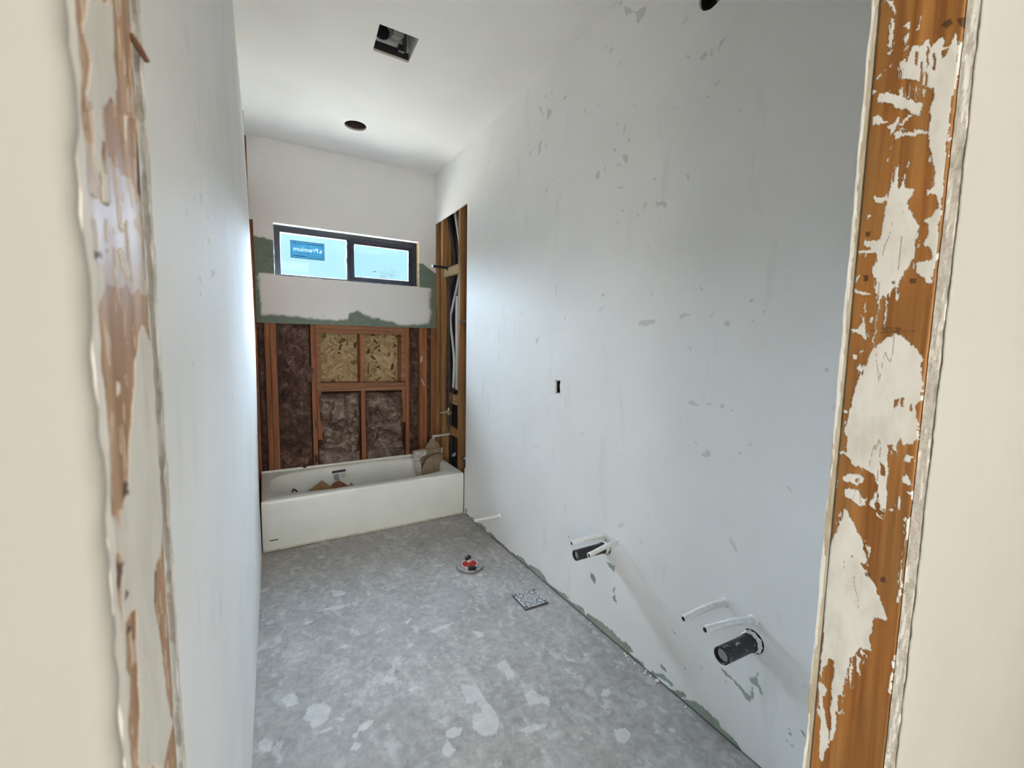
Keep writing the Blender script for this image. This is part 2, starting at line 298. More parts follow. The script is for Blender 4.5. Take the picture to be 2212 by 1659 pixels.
WRN = [
 [(-1.773,0.051),(-1.804,0.05),(-1.826,0.047),(-1.855,0.054),(-1.898,0.034),(-1.945,0.053),(-1.991,0.038),(-1.992,0.028),(-1.967,0.011),(-2.012,0.016),(-2.058,0.022),(-2.062,0.01),(-2.05,-0.003),(-2.098,0.004),(-2.111,0.021),(-2.142,0.028),(-2.164,0.044),(-2.207,0.042),(-2.229,0.037),(-2.219,0.023),(-2.192,0.027),(-2.143,0.015),(-2.133,-0.002),(-2.178,0.002),(-2.22,0.01),(-2.25,0.028),(-2.269,0.045),(-2.29,0.036),(-2.285,0.026),(-2.252,0.002),(-2.276,0.012),(-2.323,0.042),(-2.364,0.054),(-2.409,0.047),(-2.435,0.047),(-2.445,0.03),(-2.478,0.029),(-2.51,0.024),(-2.535,0.013),(-2.539,0.009),(-2.528,-0.001),(-2.497,-0.012),(-2.414,-0.017),(-2.323,-0.023),(-2.222,-0.021),(-2.111,-0.019),(-1.956,-0.028),(-1.778,-0.027)],
 [(-2.424,0.264),(-2.45,0.258),(-2.47,0.256),(-2.494,0.254),(-2.514,0.245),(-2.534,0.232),(-2.549,0.239),(-2.551,0.264),(-2.555,0.279),(-2.562,0.254),(-2.56,0.233),(-2.55,0.215),(-2.535,0.217),(-2.511,0.231),(-2.479,0.25),(-2.455,0.243),(-2.438,0.253)],
 [(-2.539,0.296),(-2.564,0.324),(-2.57,0.344),(-2.571,0.314),(-2.585,0.29),(-2.593,0.275),(-2.583,0.271),(-2.571,0.287),(-2.549,0.29)],
 [(-2.148,0.075),(-2.161,0.087),(-2.189,0.076),(-2.184,0.066),(-2.162,0.067)],
 [(-2.187,0.279),(-2.224,0.274),(-2.222,0.269)],
 [(-2.45,0.225),(-2.456,0.228),(-2.457,0.22)],
 [(-2.68,0.221),(-2.687,0.216),(-2.691,0.2),(-2.683,0.205)],
 [(-2.677,0.176),(-2.69,0.18),(-2.679,0.171)],
 [(-2.713,0.245),(-2.729,0.252),(-2.732,0.233)],
 [(-2.272,0.153),(-2.281,0.16),(-2.282,0.152),(-2.273,0.147)],
 [(-2.449,0.117),(-2.46,0.111),(-2.454,0.113)],
 [(-2.691,0.165),(-2.707,0.181),(-2.706,0.175)],
 [(0.003,0.047),(-0.06,0.054),(-0.069,0.024),(-0.007,0.006)],
 [(-0.138,0.02),(-0.221,0.032),(-0.205,0.012),(-0.155,0.008)],
 [(-0.262,0.015),(-0.363,0.036),(-0.43,0.038),(-0.431,0.008),(-0.348,0.01)],
 [(-0.474,0.011),(-0.517,0.032),(-0.586,0.027),(-0.587,0.001),(-0.538,0.001)],
 [(-0.613,0.012),(-0.646,0.022),(-0.657,0.001),(-0.627,0.001)],
 [(-0.66,0.002),(-0.736,0.016),(-0.822,0.009),(-0.892,0.01),(-0.823,-0.015),(-0.737,-0.016)],
 [(-0.914,0.029),(-0.991,0.038),(-1.045,0.022),(-1.116,0.044),(-1.204,0.052),(-1.242,0.043),(-1.289,0.012),(-1.262,0.004),(-1.196,0.004),(-1.098,0.0),(-0.993,-0.006),(-0.893,-0.002)],
 [(-1.298,0.011),(-1.367,0.021),(-1.418,0.027),(-1.458,0.038),(-1.498,0.036),(-1.467,0.017),(-1.529,0.021),(-1.588,0.039),(-1.632,0.039),(-1.64,0.024),(-1.634,-0.013),(-1.577,-0.022),(-1.5,-0.016),(-1.419,-0.009),(-1.334,-0.002)],
 [(-1.653,0.032),(-1.714,0.044),(-1.779,0.05),(-1.805,0.039),(-1.841,0.047),(-1.915,0.045),(-1.82,-0.016),(-1.751,-0.018),(-1.649,-0.014)],
 [(-1.672,0.271),(-1.702,0.272),(-1.717,0.251),(-1.711,0.225),(-1.691,0.233),(-1.673,0.248)],
 [(-1.792,0.388),(-1.852,0.394),(-1.848,0.359),(-1.811,0.37)],
 [(-1.841,0.27),(-1.858,0.292),(-1.858,0.279),(-1.848,0.243)],
 [(-1.843,0.227),(-1.86,0.245),(-1.871,0.216),(-1.85,0.209)],
 [(-1.465,0.396),(-1.488,0.39),(-1.481,0.385)]]
WLG = [
 [(-2.624,1.656),(-2.614,1.656),(-2.621,1.645),(-2.627,1.644)],
 [(-2.48,1.717),(-2.458,1.714),(-2.469,1.704)],
 [(-2.552,1.696),(-2.538,1.692),(-2.547,1.689)],
 [(-2.493,1.65),(-2.475,1.639),(-2.489,1.641)],
 [(-2.398,1.669),(-2.363,1.66),(-2.394,1.654)],
 [(-2.391,1.714),(-2.372,1.706),(-2.386,1.703)],
 [(-2.623,1.579),(-2.617,1.565),(-2.625,1.564)],
 [(-2.529,1.581),(-2.502,1.579),(-2.523,1.572)],
 [(-2.533,1.569),(-2.529,1.562),(-2.512,1.555),(-2.529,1.553)],
 [(-2.37,1.614),(-2.303,1.62),(-2.308,1.607),(-2.364,1.602)],
 [(-2.487,1.468),(-2.477,1.468),(-2.484,1.458)],
 [(-2.27,1.549),(-2.244,1.538),(-2.269,1.54)],
 [(-2.625,1.461),(-2.616,1.445),(-2.626,1.45)]]
FLW = [
 [(0.128,-1.595),(0.147,-1.583),(0.157,-1.55),(0.182,-1.544),(0.218,-1.56),(0.235,-1.597),(0.227,-1.635),(0.2,-1.664),(0.172,-1.666),(0.158,-1.655),(0.156,-1.625)],
 [(0.061,-1.457),(0.083,-1.436),(0.12,-1.448),(0.123,-1.491),(0.129,-1.515),(0.106,-1.51),(0.08,-1.504)],
 [(0.316,-1.742),(0.337,-1.729),(0.378,-1.737),(0.369,-1.754),(0.334,-1.767),(0.311,-1.765)],
 [(0.288,-1.768),(0.31,-1.76),(0.31,-1.787),(0.295,-1.786)],
 [(0.242,-1.658),(0.263,-1.661),(0.278,-1.682),(0.263,-1.683)],
 [(0.165,-1.69),(0.203,-1.687),(0.237,-1.695),(0.226,-1.703),(0.186,-1.702)],
 [(0.603,-1.923),(0.639,-1.922),(0.668,-1.938),(0.653,-1.958),(0.613,-1.956),(0.597,-1.94)],
 [(0.744,-1.732),(0.759,-1.758),(0.809,-1.768),(0.805,-1.818),(0.805,-1.885),(0.815,-1.954),(0.802,-1.991),(0.772,-2.024),(0.724,-2.011),(0.706,-1.973),(0.72,-1.916),(0.766,-1.911),(0.764,-1.863),(0.728,-1.843)],
 [(0.933,-1.721),(0.989,-1.701),(0.984,-1.789),(0.972,-1.811),(0.939,-1.816),(0.95,-1.77)],
 [(0.953,-1.926),(1.005,-1.912),(1.015,-1.952),(1.04,-1.991),(1.024,-2.019),(0.996,-1.991),(0.955,-1.98)],
 [(0.444,-1.548),(0.478,-1.538),(0.506,-1.563),(0.497,-1.586),(0.468,-1.579)],
 [(0.535,-1.66),(0.555,-1.654),(0.587,-1.663),(0.543,-1.682)],
 [(0.291,-1.551),(0.309,-1.542),(0.306,-1.56),(0.295,-1.56)],
 [(0.315,-1.411),(0.327,-1.412),(0.324,-1.43),(0.315,-1.425)],
 [(0.939,-1.443),(0.979,-1.478),(0.978,-1.514),(0.935,-1.503)],
 [(0.746,-1.338),(0.833,-1.334),(0.888,-1.337),(0.825,-1.355),(0.758,-1.369)],
 [(0.484,-1.225),(0.537,-1.211),(0.561,-1.204),(0.533,-1.228)],
 [(0.39,-1.13),(0.41,-1.135),(0.404,-1.169),(0.388,-1.166)],
 [(0.326,-1.239),(0.352,-1.241),(0.347,-1.267),(0.326,-1.256)],
 [(0.349,-0.706),(0.386,-0.726),(0.43,-0.775),(0.406,-0.803),(0.362,-0.787)],
 [(0.239,-0.887),(0.312,-0.883),(0.378,-0.889),(0.436,-0.905),(0.372,-0.93),(0.302,-0.899)],
 [(0.556,-2.002),(0.597,-1.954),(0.6,-1.988),(0.61,-2.019),(0.574,-2.025)],
 [(0.854,-2.056),(0.916,-2.061),(0.968,-2.083),(0.944,-2.099),(0.872,-2.079)],
 [(0.268,-1.823),(0.291,-1.804),(0.313,-1.822),(0.295,-1.838)],
 [(0.647,-1.219),(0.683,-1.198),(0.695,-1.212),(0.66,-1.226)],
 [(1.09,-1.157),(1.141,-1.168),(1.124,-1.184)],
 [(0.954,-1.261),(0.977,-1.267),(0.962,-1.281)],
 [(1.025,-1.256),(1.05,-1.306),(1.027,-1.309)],
 [(0.537,-1.483),(0.561,-1.491),(0.545,-1.503)],
 [(0.567,-1.495),(0.588,-1.491),(0.574,-1.504)],
 [(0.184,-0.966),(0.225,-0.955),(0.23,-0.978),(0.196,-0.986)],
 [(1.188,-0.969),(1.232,-0.973),(1.205,-0.998)],
 [(0.327,-0.236),(0.365,-0.223),(0.373,-0.272),(0.341,-0.277)],
 [(0.273,-0.031),(0.32,-0.031),(0.326,-0.071),(0.284,-0.073)],
 [(-0.018,-1.626),(0.007,-1.619),(0.029,-1.653),(0.023,-1.685),(0.001,-1.683),(-0.016,-1.656)],
 [(1.266,-2.064),(1.293,-2.073),(1.295,-2.092),(1.265,-2.103),(1.239,-2.095)],
 [(1.308,-2.314),(1.337,-2.32),(1.32,-2.323),(1.305,-2.32)],
 [(1.175,-2.235),(1.215,-2.248),(1.22,-2.285),(1.182,-2.297),(1.152,-2.276)],
 [(1.363,-2.335),(1.381,-2.339),(1.383,-2.356),(1.363,-2.354)]]


# ------------------------------------------------------------------ numeric helpers
def _hash(i, j, s):
    v = np.sin(i * 127.1 + j * 311.7 + s * 74.7) * 43758.5453
    return v - np.floor(v)

def vnoise(x, y, s=0):
    x = np.asarray(x, float); y = np.asarray(y, float)
    i = np.floor(x); j = np.floor(y)
    f = x - i; g = y - j
    f = f * f * (3 - 2 * f); g = g * g * (3 - 2 * g)
    a = _hash(i, j, s); b = _hash(i + 1, j, s); c = _hash(i, j + 1, s); d = _hash(i + 1, j + 1, s)
    return (a * (1 - f) + b * f) * (1 - g) + (c * (1 - f) + d * f) * g

def fbm(x, y, s=0, oct=4):
    t = 0; amp = 0.5; n = 0
    for k in range(oct):
        t = t + amp * vnoise(x * 2 ** k, y * 2 ** k, s + k * 13); n += amp; amp *= 0.5
    return t / n

def inside(px, py, poly):
    m = np.zeros(px.shape, bool)
    P = np.array(poly); x0, y0 = P.min(0); x1, y1 = P.max(0)
    bb = (px >= x0) & (px <= x1) & (py >= y0) & (py <= y1)
    if not bb.any():
        return m
    X = px[bb]; Y = py[bb]; r = np.zeros(X.shape, bool)
    n = len(P)
    for k in range(n):
        ax, ay = P[k]; bx, by = P[(k + 1) % n]
        if ay == by:
            continue
        c = ((ay > Y) != (by > Y)) & (X < (bx - ax) * (Y - ay) / (by - ay) + ax)
        r ^= c
    m[bb] = r
    return m

def paint(a, b, polys, warp=0.004, freq=60.0, seed=1, fa=1.0, fb=1.0):
    """1 inside any polygon, with ragged edges"""
    wa = a + (fbm(a * freq * fa, b * freq * fb, seed) - 0.5) * 2 * warp
    wb = b + (fbm(a * freq * fa + 50, b * freq * fb + 50, seed + 5) - 0.5) * 2 * warp
    m = np.zeros(a.shape, bool)
    for P in polys:
        m |= inside(wa, wb, P)
    return m.astype(float)

# ------------------------------------------------------------------ object helpers
def setp(o, label=None, cat=None, group=None, kind=None):
    if label: o['label'] = label
    if cat: o['category'] = cat
    if group: o['group'] = group
    if kind: o['kind'] = kind
    return o

def worldloc(p):
    v = Vector((0, 0, 0))
    while p is not None:
        v = v + p.location; p = p.parent
    return v

def mesh_obj(name, verts, faces, mat, parent=None, smooth=False, attrs=None):
    """verts in world metres; stored relative to the parent's place"""
    off = worldloc(parent)
    me = bpy.data.meshes.new(name)
    V = np.asarray(verts, float) - np.array(off)
    if isinstance(faces, np.ndarray) and faces.ndim == 2:
        k = faces.shape[1]
        me.vertices.add(len(V)); me.vertices.foreach_set('co', V.astype(np.float32).ravel())
        me.loops.add(faces.size); me.loops.foreach_set('vertex_index', faces.astype(np.int32).ravel())
        me.polygons.add(len(faces))
        me.polygons.foreach_set('loop_start', np.arange(0, faces.size, k, dtype=np.int32))
        me.polygons.foreach_set('loop_total', np.full(len(faces), k, np.int32))
        me.update(calc_edges=True)
    else:
        me.from_pydata([tuple(v) for v in V], [], [tuple(f) for f in faces])
        me.update()
    if attrs:
        for an, av in attrs.items():
            at = me.attributes.new(an, 'FLOAT', 'POINT')
            at.data.foreach_set('value', np.asarray(av, np.float32).ravel())
    if smooth:
        me.polygons.foreach_set('use_smooth', np.ones(len(me.polygons), bool))
    if mat is not None:
        me.materials.append(mat)
    o = bpy.data.objects.new(name, me)
    COL.objects.link(o)
    if parent is not None:
        o.parent = parent
    return o

def thing(name, loc, label, cat, group=None):
    e = bpy.data.objects.new(name, None)
    e.empty_display_size = 0.05
    e.location = loc
    COL.objects.link(e)
    return setp(e, label, cat, group)

class MB:
    """collects shapes into one mesh"""
    def __init__(self):
        self.v = []; self.f = []
    def add(self, verts, faces):
        n = len(self.v)
        self.v += [tuple(map(float, p)) for p in verts]
        self.f += [tuple(i + n for i in f) for f in faces]
        return self
    def box(self, a, b, bevel=0.0, jit=0.0):
        (x0, y0, z0), (x1, y1, z1) = a, b
        if bevel <= 0:
            v = [(x0, y0, z0), (x1, y0, z0), (x1, y1, z0), (x0, y1, z0), (x0, y0, z1), (x1, y0, z1), (x1, y1, z1), (x0, y1, z1)]
            return self.add(v, [(3, 2, 1, 0), (4, 5, 6, 7), (0, 1, 5, 4), (1, 2, 6, 5), (2, 3, 7, 6), (3, 0, 4, 7)])
        bm = bmesh.new()
        bmesh.ops.create_cube(bm, size=1.0)
        for q in bm.verts:
            q.co = Vector(((x0 + x1) / 2 + q.co.x * (x1 - x0), (y0 + y1) / 2 + q.co.y * (y1 - y0), (z0 + z1) / 2 + q.co.z * (z1 - z0)))
        bmesh.ops.bevel(bm, geom=list(bm.edges), offset=bevel, segments=2, affect='EDGES', profile=0.5)
        bm.verts.index_update()
        v = [q.co[:] for q in bm.verts]; f = [tuple(q.index for q in fc.verts) for fc in bm.faces]
        bm.free()
        return self.add(v, f)
    def rings(self, rings, cap0=True, cap1=True):
        """rings: list of (centre, tangent, radius)"""
        n = self.n if hasattr(self, 'n') else 20
        vs = []; up = Vector((0, 0, 1))
        t0 = Vector(rings[0][1]).normalized()
        if abs(t0.dot(up)) > 0.9: up = Vector((0, 1, 0))
        u = t0.cross(up).normalized()
        for c, t, r in rings:
            t = Vector(t).normalized()
            u = (u - t * u.dot(t)).normalized(); w = t.cross(u)
            for k in range(n):
                a = 2 * math.pi * k / n
                vs.append(Vector(c) + (u * math.cos(a) + w * math.sin(a)) * r)
        fs = []
        m = len(rings)
        for i in range(m - 1):
            for k in range(n):
                k2 = (k + 1) % n
                fs.append((i * n + k, i * n + k2, (i + 1) * n + k2, (i + 1) * n + k))
        if cap0: fs.append(tuple(range(n - 1, -1, -1)))
        if cap1: fs.append(tuple(range((m - 1) * n, m * n)))
        return self.add(vs, fs)
    def path(self, pts, r, sub=8, cap=True):
        P = smooth_path(pts, sub)
        R = []
        for i, p in enumerate(P):
            t = P[min(i + 1, len(P) - 1)] - P[max(i - 1, 0)]
            R.append((p, t, r))
        return self.rings(R, cap, cap)
    def hollow(self, pts, r, ri, depth, flare=0.0, sub=6):
        """a pipe along pts open at its last point"""
        P = smooth_path(pts, sub)
        R = []
        L = [0]
        for i in range(1, len(P)): L.append(L[-1] + (P[i] - P[i - 1]).length)
        for i, p in enumerate(P):
            t = P[min(i + 1, len(P) - 1)] - P[max(i - 1, 0)]
            R.append((p, t, r + (flare if L[-1] - L[i] < 0.026 else 0)))
        t = R[-1][1]; tn = Vector(t).normalized()
        R.append((P[-1], t, ri)); R.append((P[-1] - tn * depth, t, ri))
        return self.rings(R, True, True)
    def prism(self, poly, axis, d0, d1):
        """poly of 2D points; extruded along axis (0,1,2) from d0 to d1"""
        def P(q, d):
            return (d, q[0], q[1]) if axis == 0 else ((q[0], d, q[1]) if axis == 1 else (q[0], q[1], d))
        n = len(poly)
        v = [P(q, d0) for q in poly] + [P(q, d1) for q in poly]
        f = [tuple(t) for t in tessellate_polygon([[Vector((q[0], q[1], 0)) for q in poly]])]
        F = list(f) + [tuple(i + n for i in t[::-1]) for t in f]
        F += [(k, (k + 1) % n, n + (k + 1) % n, n + k) for k in range(n)]
        return self.add(v, F)
    def build(self, name, mat, parent=None, smooth=False):
        o = mesh_obj(name, self.v, self.f, mat, parent)
        bm = bmesh.new(); bm.from_mesh(o.data)
        bmesh.ops.recalc_face_normals(bm, faces=bm.faces)
        if smooth:
            for f in bm.faces: f.smooth = True
            for e in bm.edges:
                if len(e.link_faces) == 2 and e.calc_face_angle(0) > math.radians(35): e.smooth = False
        bm.to_mesh(o.data); bm.free()
        return o

def smooth_path(pts, sub):
    P = [Vector(p) for p in pts]
    if len(P) < 3:
        return P
    out = []
    for i in range(len(P) - 1):
        p0 = P[max(i - 1, 0)]; p1 = P[i]; p2 = P[i + 1]; p3 = P[min(i + 2, len(P) - 1)]
        for k in range(sub):
            t = k / sub
            out.append(0.5 * ((2 * p1) + (p2 - p0) * t + (2 * p0 - 5 * p1 + 4 * p2 - p3) * t * t + (3 * p1 - p0 - 3 * p2 + p3) * t ** 3))
    out.append(P[-1])
    return out

def grid(name, fn, na, nb, mat, parent=None, attrs=None, keep=None, smooth=True):
    """fn(s, t) -> (x, y, z) arrays for s, t in 0..1"""
    s, t = np.meshgrid(np.linspace(0, 1, na + 1), np.linspace(0, 1, nb + 1), indexing='ij')
    x, y, z = fn(s, t)
    V = np.stack([np.broadcast_to(x, s.shape), np.broadcast_to(y, s.shape), np.broadcast_to(z, s.shape)], -1).reshape(-1, 3)
    idx = np.arange((na + 1) * (nb + 1)).reshape(na + 1, nb + 1)
    F = np.stack([idx[:-1, :-1], idx[1:, :-1], idx[1:, 1:], idx[:-1, 1:]], -1).reshape(-1, 4)
    if keep is not None:
        F = F[keep.reshape(-1)]
    at = {k: np.broadcast_to(v, s.shape) for k, v in (attrs or {}).items()}
    return mesh_obj(name, V, F, mat, parent, smooth, at)

def holed(name, outer, holes, axis, d, mat, parent=None):
    """flat sheet with holes"""
    polys = [outer] + holes
    vec = [[Vector((q[0], q[1], 0)) for q in p] for p in polys]
    flat = [q for p in polys for q in p]
    def P(q):
        return (d, q[0], q[1]) if axis == 0 else ((q[0], d, q[1]) if axis == 1 else (q[0], q[1], d))
    return mesh_obj(name, [P(q) for q in flat], [tuple(t) for t in tessellate_polygon(vec)], mat, parent)

def rim(name, poly, axis, d0, d1, mat, parent):
    """the cut edge round a hole"""
    def P(q, d):
        return (d, q[0], q[1]) if axis == 0 else ((q[0], d, q[1]) if axis == 1 else (q[0], q[1], d))
    n = len(poly)
    return mesh_obj(name, [P(q, d0) for q in poly] + [P(q, d1) for q in poly],
                    [(k, (k + 1) % n, n + (k + 1) % n, n + k) for k in range(n)], mat, parent)

def circle(cx, cy, r, n=32, jit=0.0):
    return [(cx + r * (1 + random.uniform(-jit, jit)) * math.cos(2 * math.pi * k / n), cy + r * (1 + random.uniform(-jit, jit)) * math.sin(2 * math.pi * k / n)) for k in range(n)]

# ------------------------------------------------------------------ materials
class NT:
    def __init__(self, name):
        self.m = bpy.data.materials.new(name); self.m.use_nodes = True
        self.t = self.m.node_tree; self.t.nodes.clear()
        self.out = self.t.nodes.new('ShaderNodeOutputMaterial')
        self.b = self.t.nodes.new('ShaderNodeBsdfPrincipled')
        self.t.links.new(self.b.outputs[0], self.out.inputs[0])
        self.co = self.t.nodes.new('ShaderNodeTexCoord').outputs['Object']
    def link(self, a, b): self.t.links.new(a, b)
    def val(self, sock, v):
        if isinstance(v, bpy.types.NodeSocket): self.link(v, sock)
        elif hasattr(sock.default_value, '__len__') and not isinstance(v, (int, float)):
            v = tuple(v); sock.default_value = v if len(v) == len(sock.default_value) else v + (1,)
        else: sock.default_value = v
    def mapping(self, scale=(1, 1, 1), rot=(0, 0, 0)):
        n = self.t.nodes.new('ShaderNodeMapping'); self.link(self.co, n.inputs[0])
        n.inputs['Scale'].default_value = scale; n.inputs['Rotation'].default_value = rot
        return n.outputs[0]
    def noise(self, scale, detail=3, rough=0.5, vec=None, dist=0.0):
        n = self.t.nodes.new('ShaderNodeTexNoise'); self.link(vec if vec is not None else self.co, n.inputs['Vector'])
        n.inputs['Scale'].default_value = scale; n.inputs['Detail'].default_value = detail
        n.inputs['Roughness'].default_value = rough; n.inputs['Distortion'].default_value = dist
        return n.outputs['Fac']
    def voronoi(self, scale, vec=None, feature='F1', out='Distance', rnd=1.0):
        n = self.t.nodes.new('ShaderNodeTexVoronoi'); n.feature = feature
        self.link(vec if vec is not None else self.co, n.inputs['Vector'])
        n.inputs['Scale'].default_value = scale; n.inputs['Randomness'].default_value = rnd
        return n.outputs[out]
    def wave(self, scale, dist, vec=None, direction='X', detail=3, dscale=1.0):
        n = self.t.nodes.new('ShaderNodeTexWave'); n.bands_direction = direction
        self.link(vec if vec is not None else self.co, n.inputs['Vector'])
        n.inputs['Scale'].default_value = scale; n.inputs['Distortion'].default_value = dist
        n.inputs['Detail'].default_value = detail; n.inputs['Detail Scale'].default_value = dscale
        return n.outputs['Fac']
    def ramp(self, fac, stops, interp='LINEAR'):
        n = self.t.nodes.new('ShaderNodeValToRGB'); n.color_ramp.interpolation = interp
        e = n.color_ramp.elements
        while len(e) < len(stops): e.new(0.5)
        for k, (p, c) in enumerate(stops):
            e[k].position = p
            c = (c, c, c) if isinstance(c, (int, float)) else c
            e[k].color = (*c, 1)
        self.link(fac, n.inputs[0])
        return n.outputs[0]
    def mix(self, fac, a, b, mode='MIX'):
        n = self.t.nodes.new('ShaderNodeMix'); n.data_type = 'RGBA'; n.blend_type = mode
        self.val(n.inputs[0], fac); self.val(n.inputs[6], a); self.val(n.inputs[7], b)
        return n.outputs[2]
    def math(self, op, a, b=0.0, clamp=False):
        n = self.t.nodes.new('ShaderNodeMath'); n.operation = op; n.use_clamp = clamp
        self.val(n.inputs[0], a); self.val(n.inputs[1], b)
        return n.outputs[0]
    def attr(self, name):
        n = self.t.nodes.new('ShaderNodeAttribute'); n.attribute_name = name
        return n.outputs['Fac']
    def bump(self, h, strength=0.3, dist=0.005):
        n = self.t.nodes.new('ShaderNodeBump'); n.inputs['Strength'].default_value = strength; n.inputs['Distance'].default_value = dist
        self.link(h, n.inputs['Height']); self.link(n.outputs[0], self.b.inputs['Normal'])
    def set(self, color=None, rough=0.6, metal=0.0, spec=0.5, **k):
        if color is not None: self.val(self.b.inputs['Base Color'], color)
        self.val(self.b.inputs['Roughness'], rough); self.val(self.b.inputs['Metallic'], metal)
        self.val(self.b.inputs['Specular IOR Level'], spec)
        for kk, v in k.items(): self.val(self.b.inputs[kk.replace('_', ' ')], v)
        return self.m

def simple(name, col, rough=0.6, metal=0.0, var=0.15, scale=30.0, bump=0.0, spec=0.4):
    n = NT(name)
    f = n.noise(scale, 4)
    lo = tuple(c * (1 - var) for c in col); hi = tuple(min(1, c * (1 + var)) for c in col)
    if bump: n.bump(f, bump, 0.002)
    return n.set(n.ramp(f, [(0.3, lo), (0.7, hi)]), rough, metal, spec)

M = {}
# painted / primed drywall with sanded-through and bare green areas
n = NT('primed_drywall')
base = n.ramp(n.noise(2.2, 2, 0.6), [(0.3, (0.80, 0.795, 0.77)), (0.7, (0.855, 0.85, 0.83))])
streak = n.noise(9, 3, 0.6, n.mapping((1, 1, 0.25)))
base = n.mix(n.ramp(streak, [(0.62, 0.0), (0.78, 0.35)]), base, (0.58, 0.575, 0.55))
base = n.mix(n.math('MULTIPLY', n.attr('grey'), 0.62), base, (0.47, 0.465, 0.44))
gcol = n.ramp(streak, [(0.35, (0.255, 0.305, 0.245)), (0.65, (0.335, 0.385, 0.32))])
base = n.mix(n.attr('green'), base, gcol)
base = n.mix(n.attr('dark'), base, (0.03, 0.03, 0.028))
M['wall'] = n.set(base, 0.75, 0, 0.3)

n = NT('ceiling_drywall')
base = n.ramp(n.noise(1.8, 2, 0.6), [(0.3, (0.82, 0.80, 0.765)), (0.7, (0.87, 0.855, 0.825))])
base = n.mix(n.ramp(n.noise(14, 4, 0.7, n.mapping((1, .35, 1))), [(0.68, 0.0), (0.8, 0.3)]), base, (0.62, 0.60, 0.56))
M['ceiling'] = n.set(base, 0.8, 0, 0.2)

n = NT('hall_paint')
M['hall'] = n.set(n.ramp(n.noise(3, 3), [(0.3, (0.318, 0.316, 0.29)), (0.7, (0.342, 0.34, 0.315))]), 0.7, 0, 0.3)

M['hall_white'] = simple('hall_white', (0.80, 0.785, 0.74), .7, 0, .03, 3)
n = NT('compound_white')
n.bump(n.noise(90, 4), 0.35, 0.002)
M['compound'] = n.set(n.ramp(n.noise(25, 4), [(0.3, (0.72, 0.70, 0.65)), (0.7, (0.82, 0.81, 0.77))]), 0.8, 0, 0.2)

n = NT('raw_gypsum_edge')
n.bump(n.noise(260, 4), 0.5, 0.002)
base = n.ramp(n.noise(110, 4, 0.7), [(0.3, (0.46, 0.42, 0.36)), (0.55, (0.58, 0.545, 0.48)), (0.75, (0.66, 0.63, 0.57))])
base = n.mix(n.attr('comp'), base, (0.80, 0.785, 0.73))
M['gypsum'] = n.set(base, 0.9, 0, 0.1)

n = NT('drywall_paper_edge')
n.bump(n.noise(200, 3), 0.3, 0.002)
base = n.ramp(n.noise(30, 4, 0.7, n.mapping((1, 1, .3))), [(0.35, (0.44, 0.37, 0.26)), (0.7, (0.58, 0.52, 0.40))])
base = n.mix(n.attr('comp'), base, (0.80, 0.785, 0.73))
M['paperedge'] = n.set(base, 0.85, 0, 0.15)

def jamb_wood(name, c0, c1, c2, thin=False):
    n = NT(name)
    g = n.noise(75, 5, 0.65, n.mapping((1, 1, .035)), 0.2)
    w = n.wave(14, 10, n.mapping((1, 1, .05)), 'Y', 2, 2.0)
    wood = n.ramp(n.math('ADD', n.math('MULTIPLY', g, .84), n.math('MULTIPLY', w, .16)), [(0.30, c0), (0.5, c1), (0.72, c2)])
    wood = n.mix(n.ramp(n.noise(22, 4, .6, n.mapping((1, 1, .12))), [(.42, 0.0), (.72, .75)]), wood, c0)
    if not thin:
        wood = n.mix(n.ramp(n.noise(9, 2, .5, n.mapping((1, 2.2, .5))), [(.45, 0.0), (.7, .55)]), wood, (0.20, 0.115, 0.038))
    cn = n.noise(30, 5, .65, n.mapping((1, 1, .4)))
    comp = n.ramp(cn, [(0.3, (0.57, 0.55, 0.495)), (0.5, (0.68, 0.665, 0.615)), (0.7, (0.74, 0.725, 0.685))])
    if thin:
        wood = n.mix(n.math('MULTIPLY', n.attr('thin'), n.ramp(n.noise(45, 4, .6, n.mapping((1, 1, .1))), [(.35, .25), (.65, .75)])), wood, (0.60, 0.565, 0.52))
    col = n.mix(n.attr('comp'), wood, comp)
    col = n.mix(n.math('MULTIPLY', n.attr('dark'), .8), col, (0.045, 0.022, 0.012))
    n.bump(n.math('ADD', n.math('MULTIPLY', n.attr('comp'), 2.2), n.math('MULTIPLY', g, .5)), 0.5, 0.0012)
    return n.set(col, n.mix(n.attr('comp'), (.55, .55, .55), (.85, .85, .85)), 0, 0.35)
M['jambR'] = jamb_wood('jamb_wood_amber', (0.165, 0.060, 0.012), (0.335, 0.137, 0.030), (0.45, 0.21, 0.058))
M['jambL'] = jamb_wood('jamb_wood_pale', (0.30, 0.165, 0.085), (0.43, 0.27, 0.16), (0.55, 0.37, 0.24), True)

def lumber(name, c0, c1, c2, axis=2):
    n = NT(name)
    sc = [1, 1, 1]; sc[axis] = 0.05
    oi = n.t.nodes.new('ShaderNodeObjectInfo').outputs['Random']
    g = n.noise(45, 5, 0.6, n.mapping(tuple(sc)), 0.4)
    col = n.ramp(g, [(0.28, c0), (0.52, c1), (0.75, c2)])
    col = n.mix(n.math('MULTIPLY', oi, .45), col, c0)
    k = n.voronoi(3.1, n.mapping((1.0, 1.0, .8)))
    col = n.mix(n.ramp(k, [(0.03, 0.85), (0.075, 0.0)]), col, (0.045, 0.018, 0.008))
    n.bump(g, 0.25, 0.002)
    return n.set(col, 0.7, 0, 0.3)
M['stud'] = lumber('stud_wood_red', (0.20, 0.072, 0.030), (0.36, 0.140, 0.062), (0.48, 0.215, 0.105))
M['plate'] = lumber('plate_wood', (0.21, 0.088, 0.042), (0.34, 0.155, 0.078), (0.45, 0.23, 0.125), 0)
M['studR'] = lumber('stud_wood_tan', (0.21, 0.095, 0.034), (0.36, 0.18, 0.07), (0.50, 0.29, 0.13))
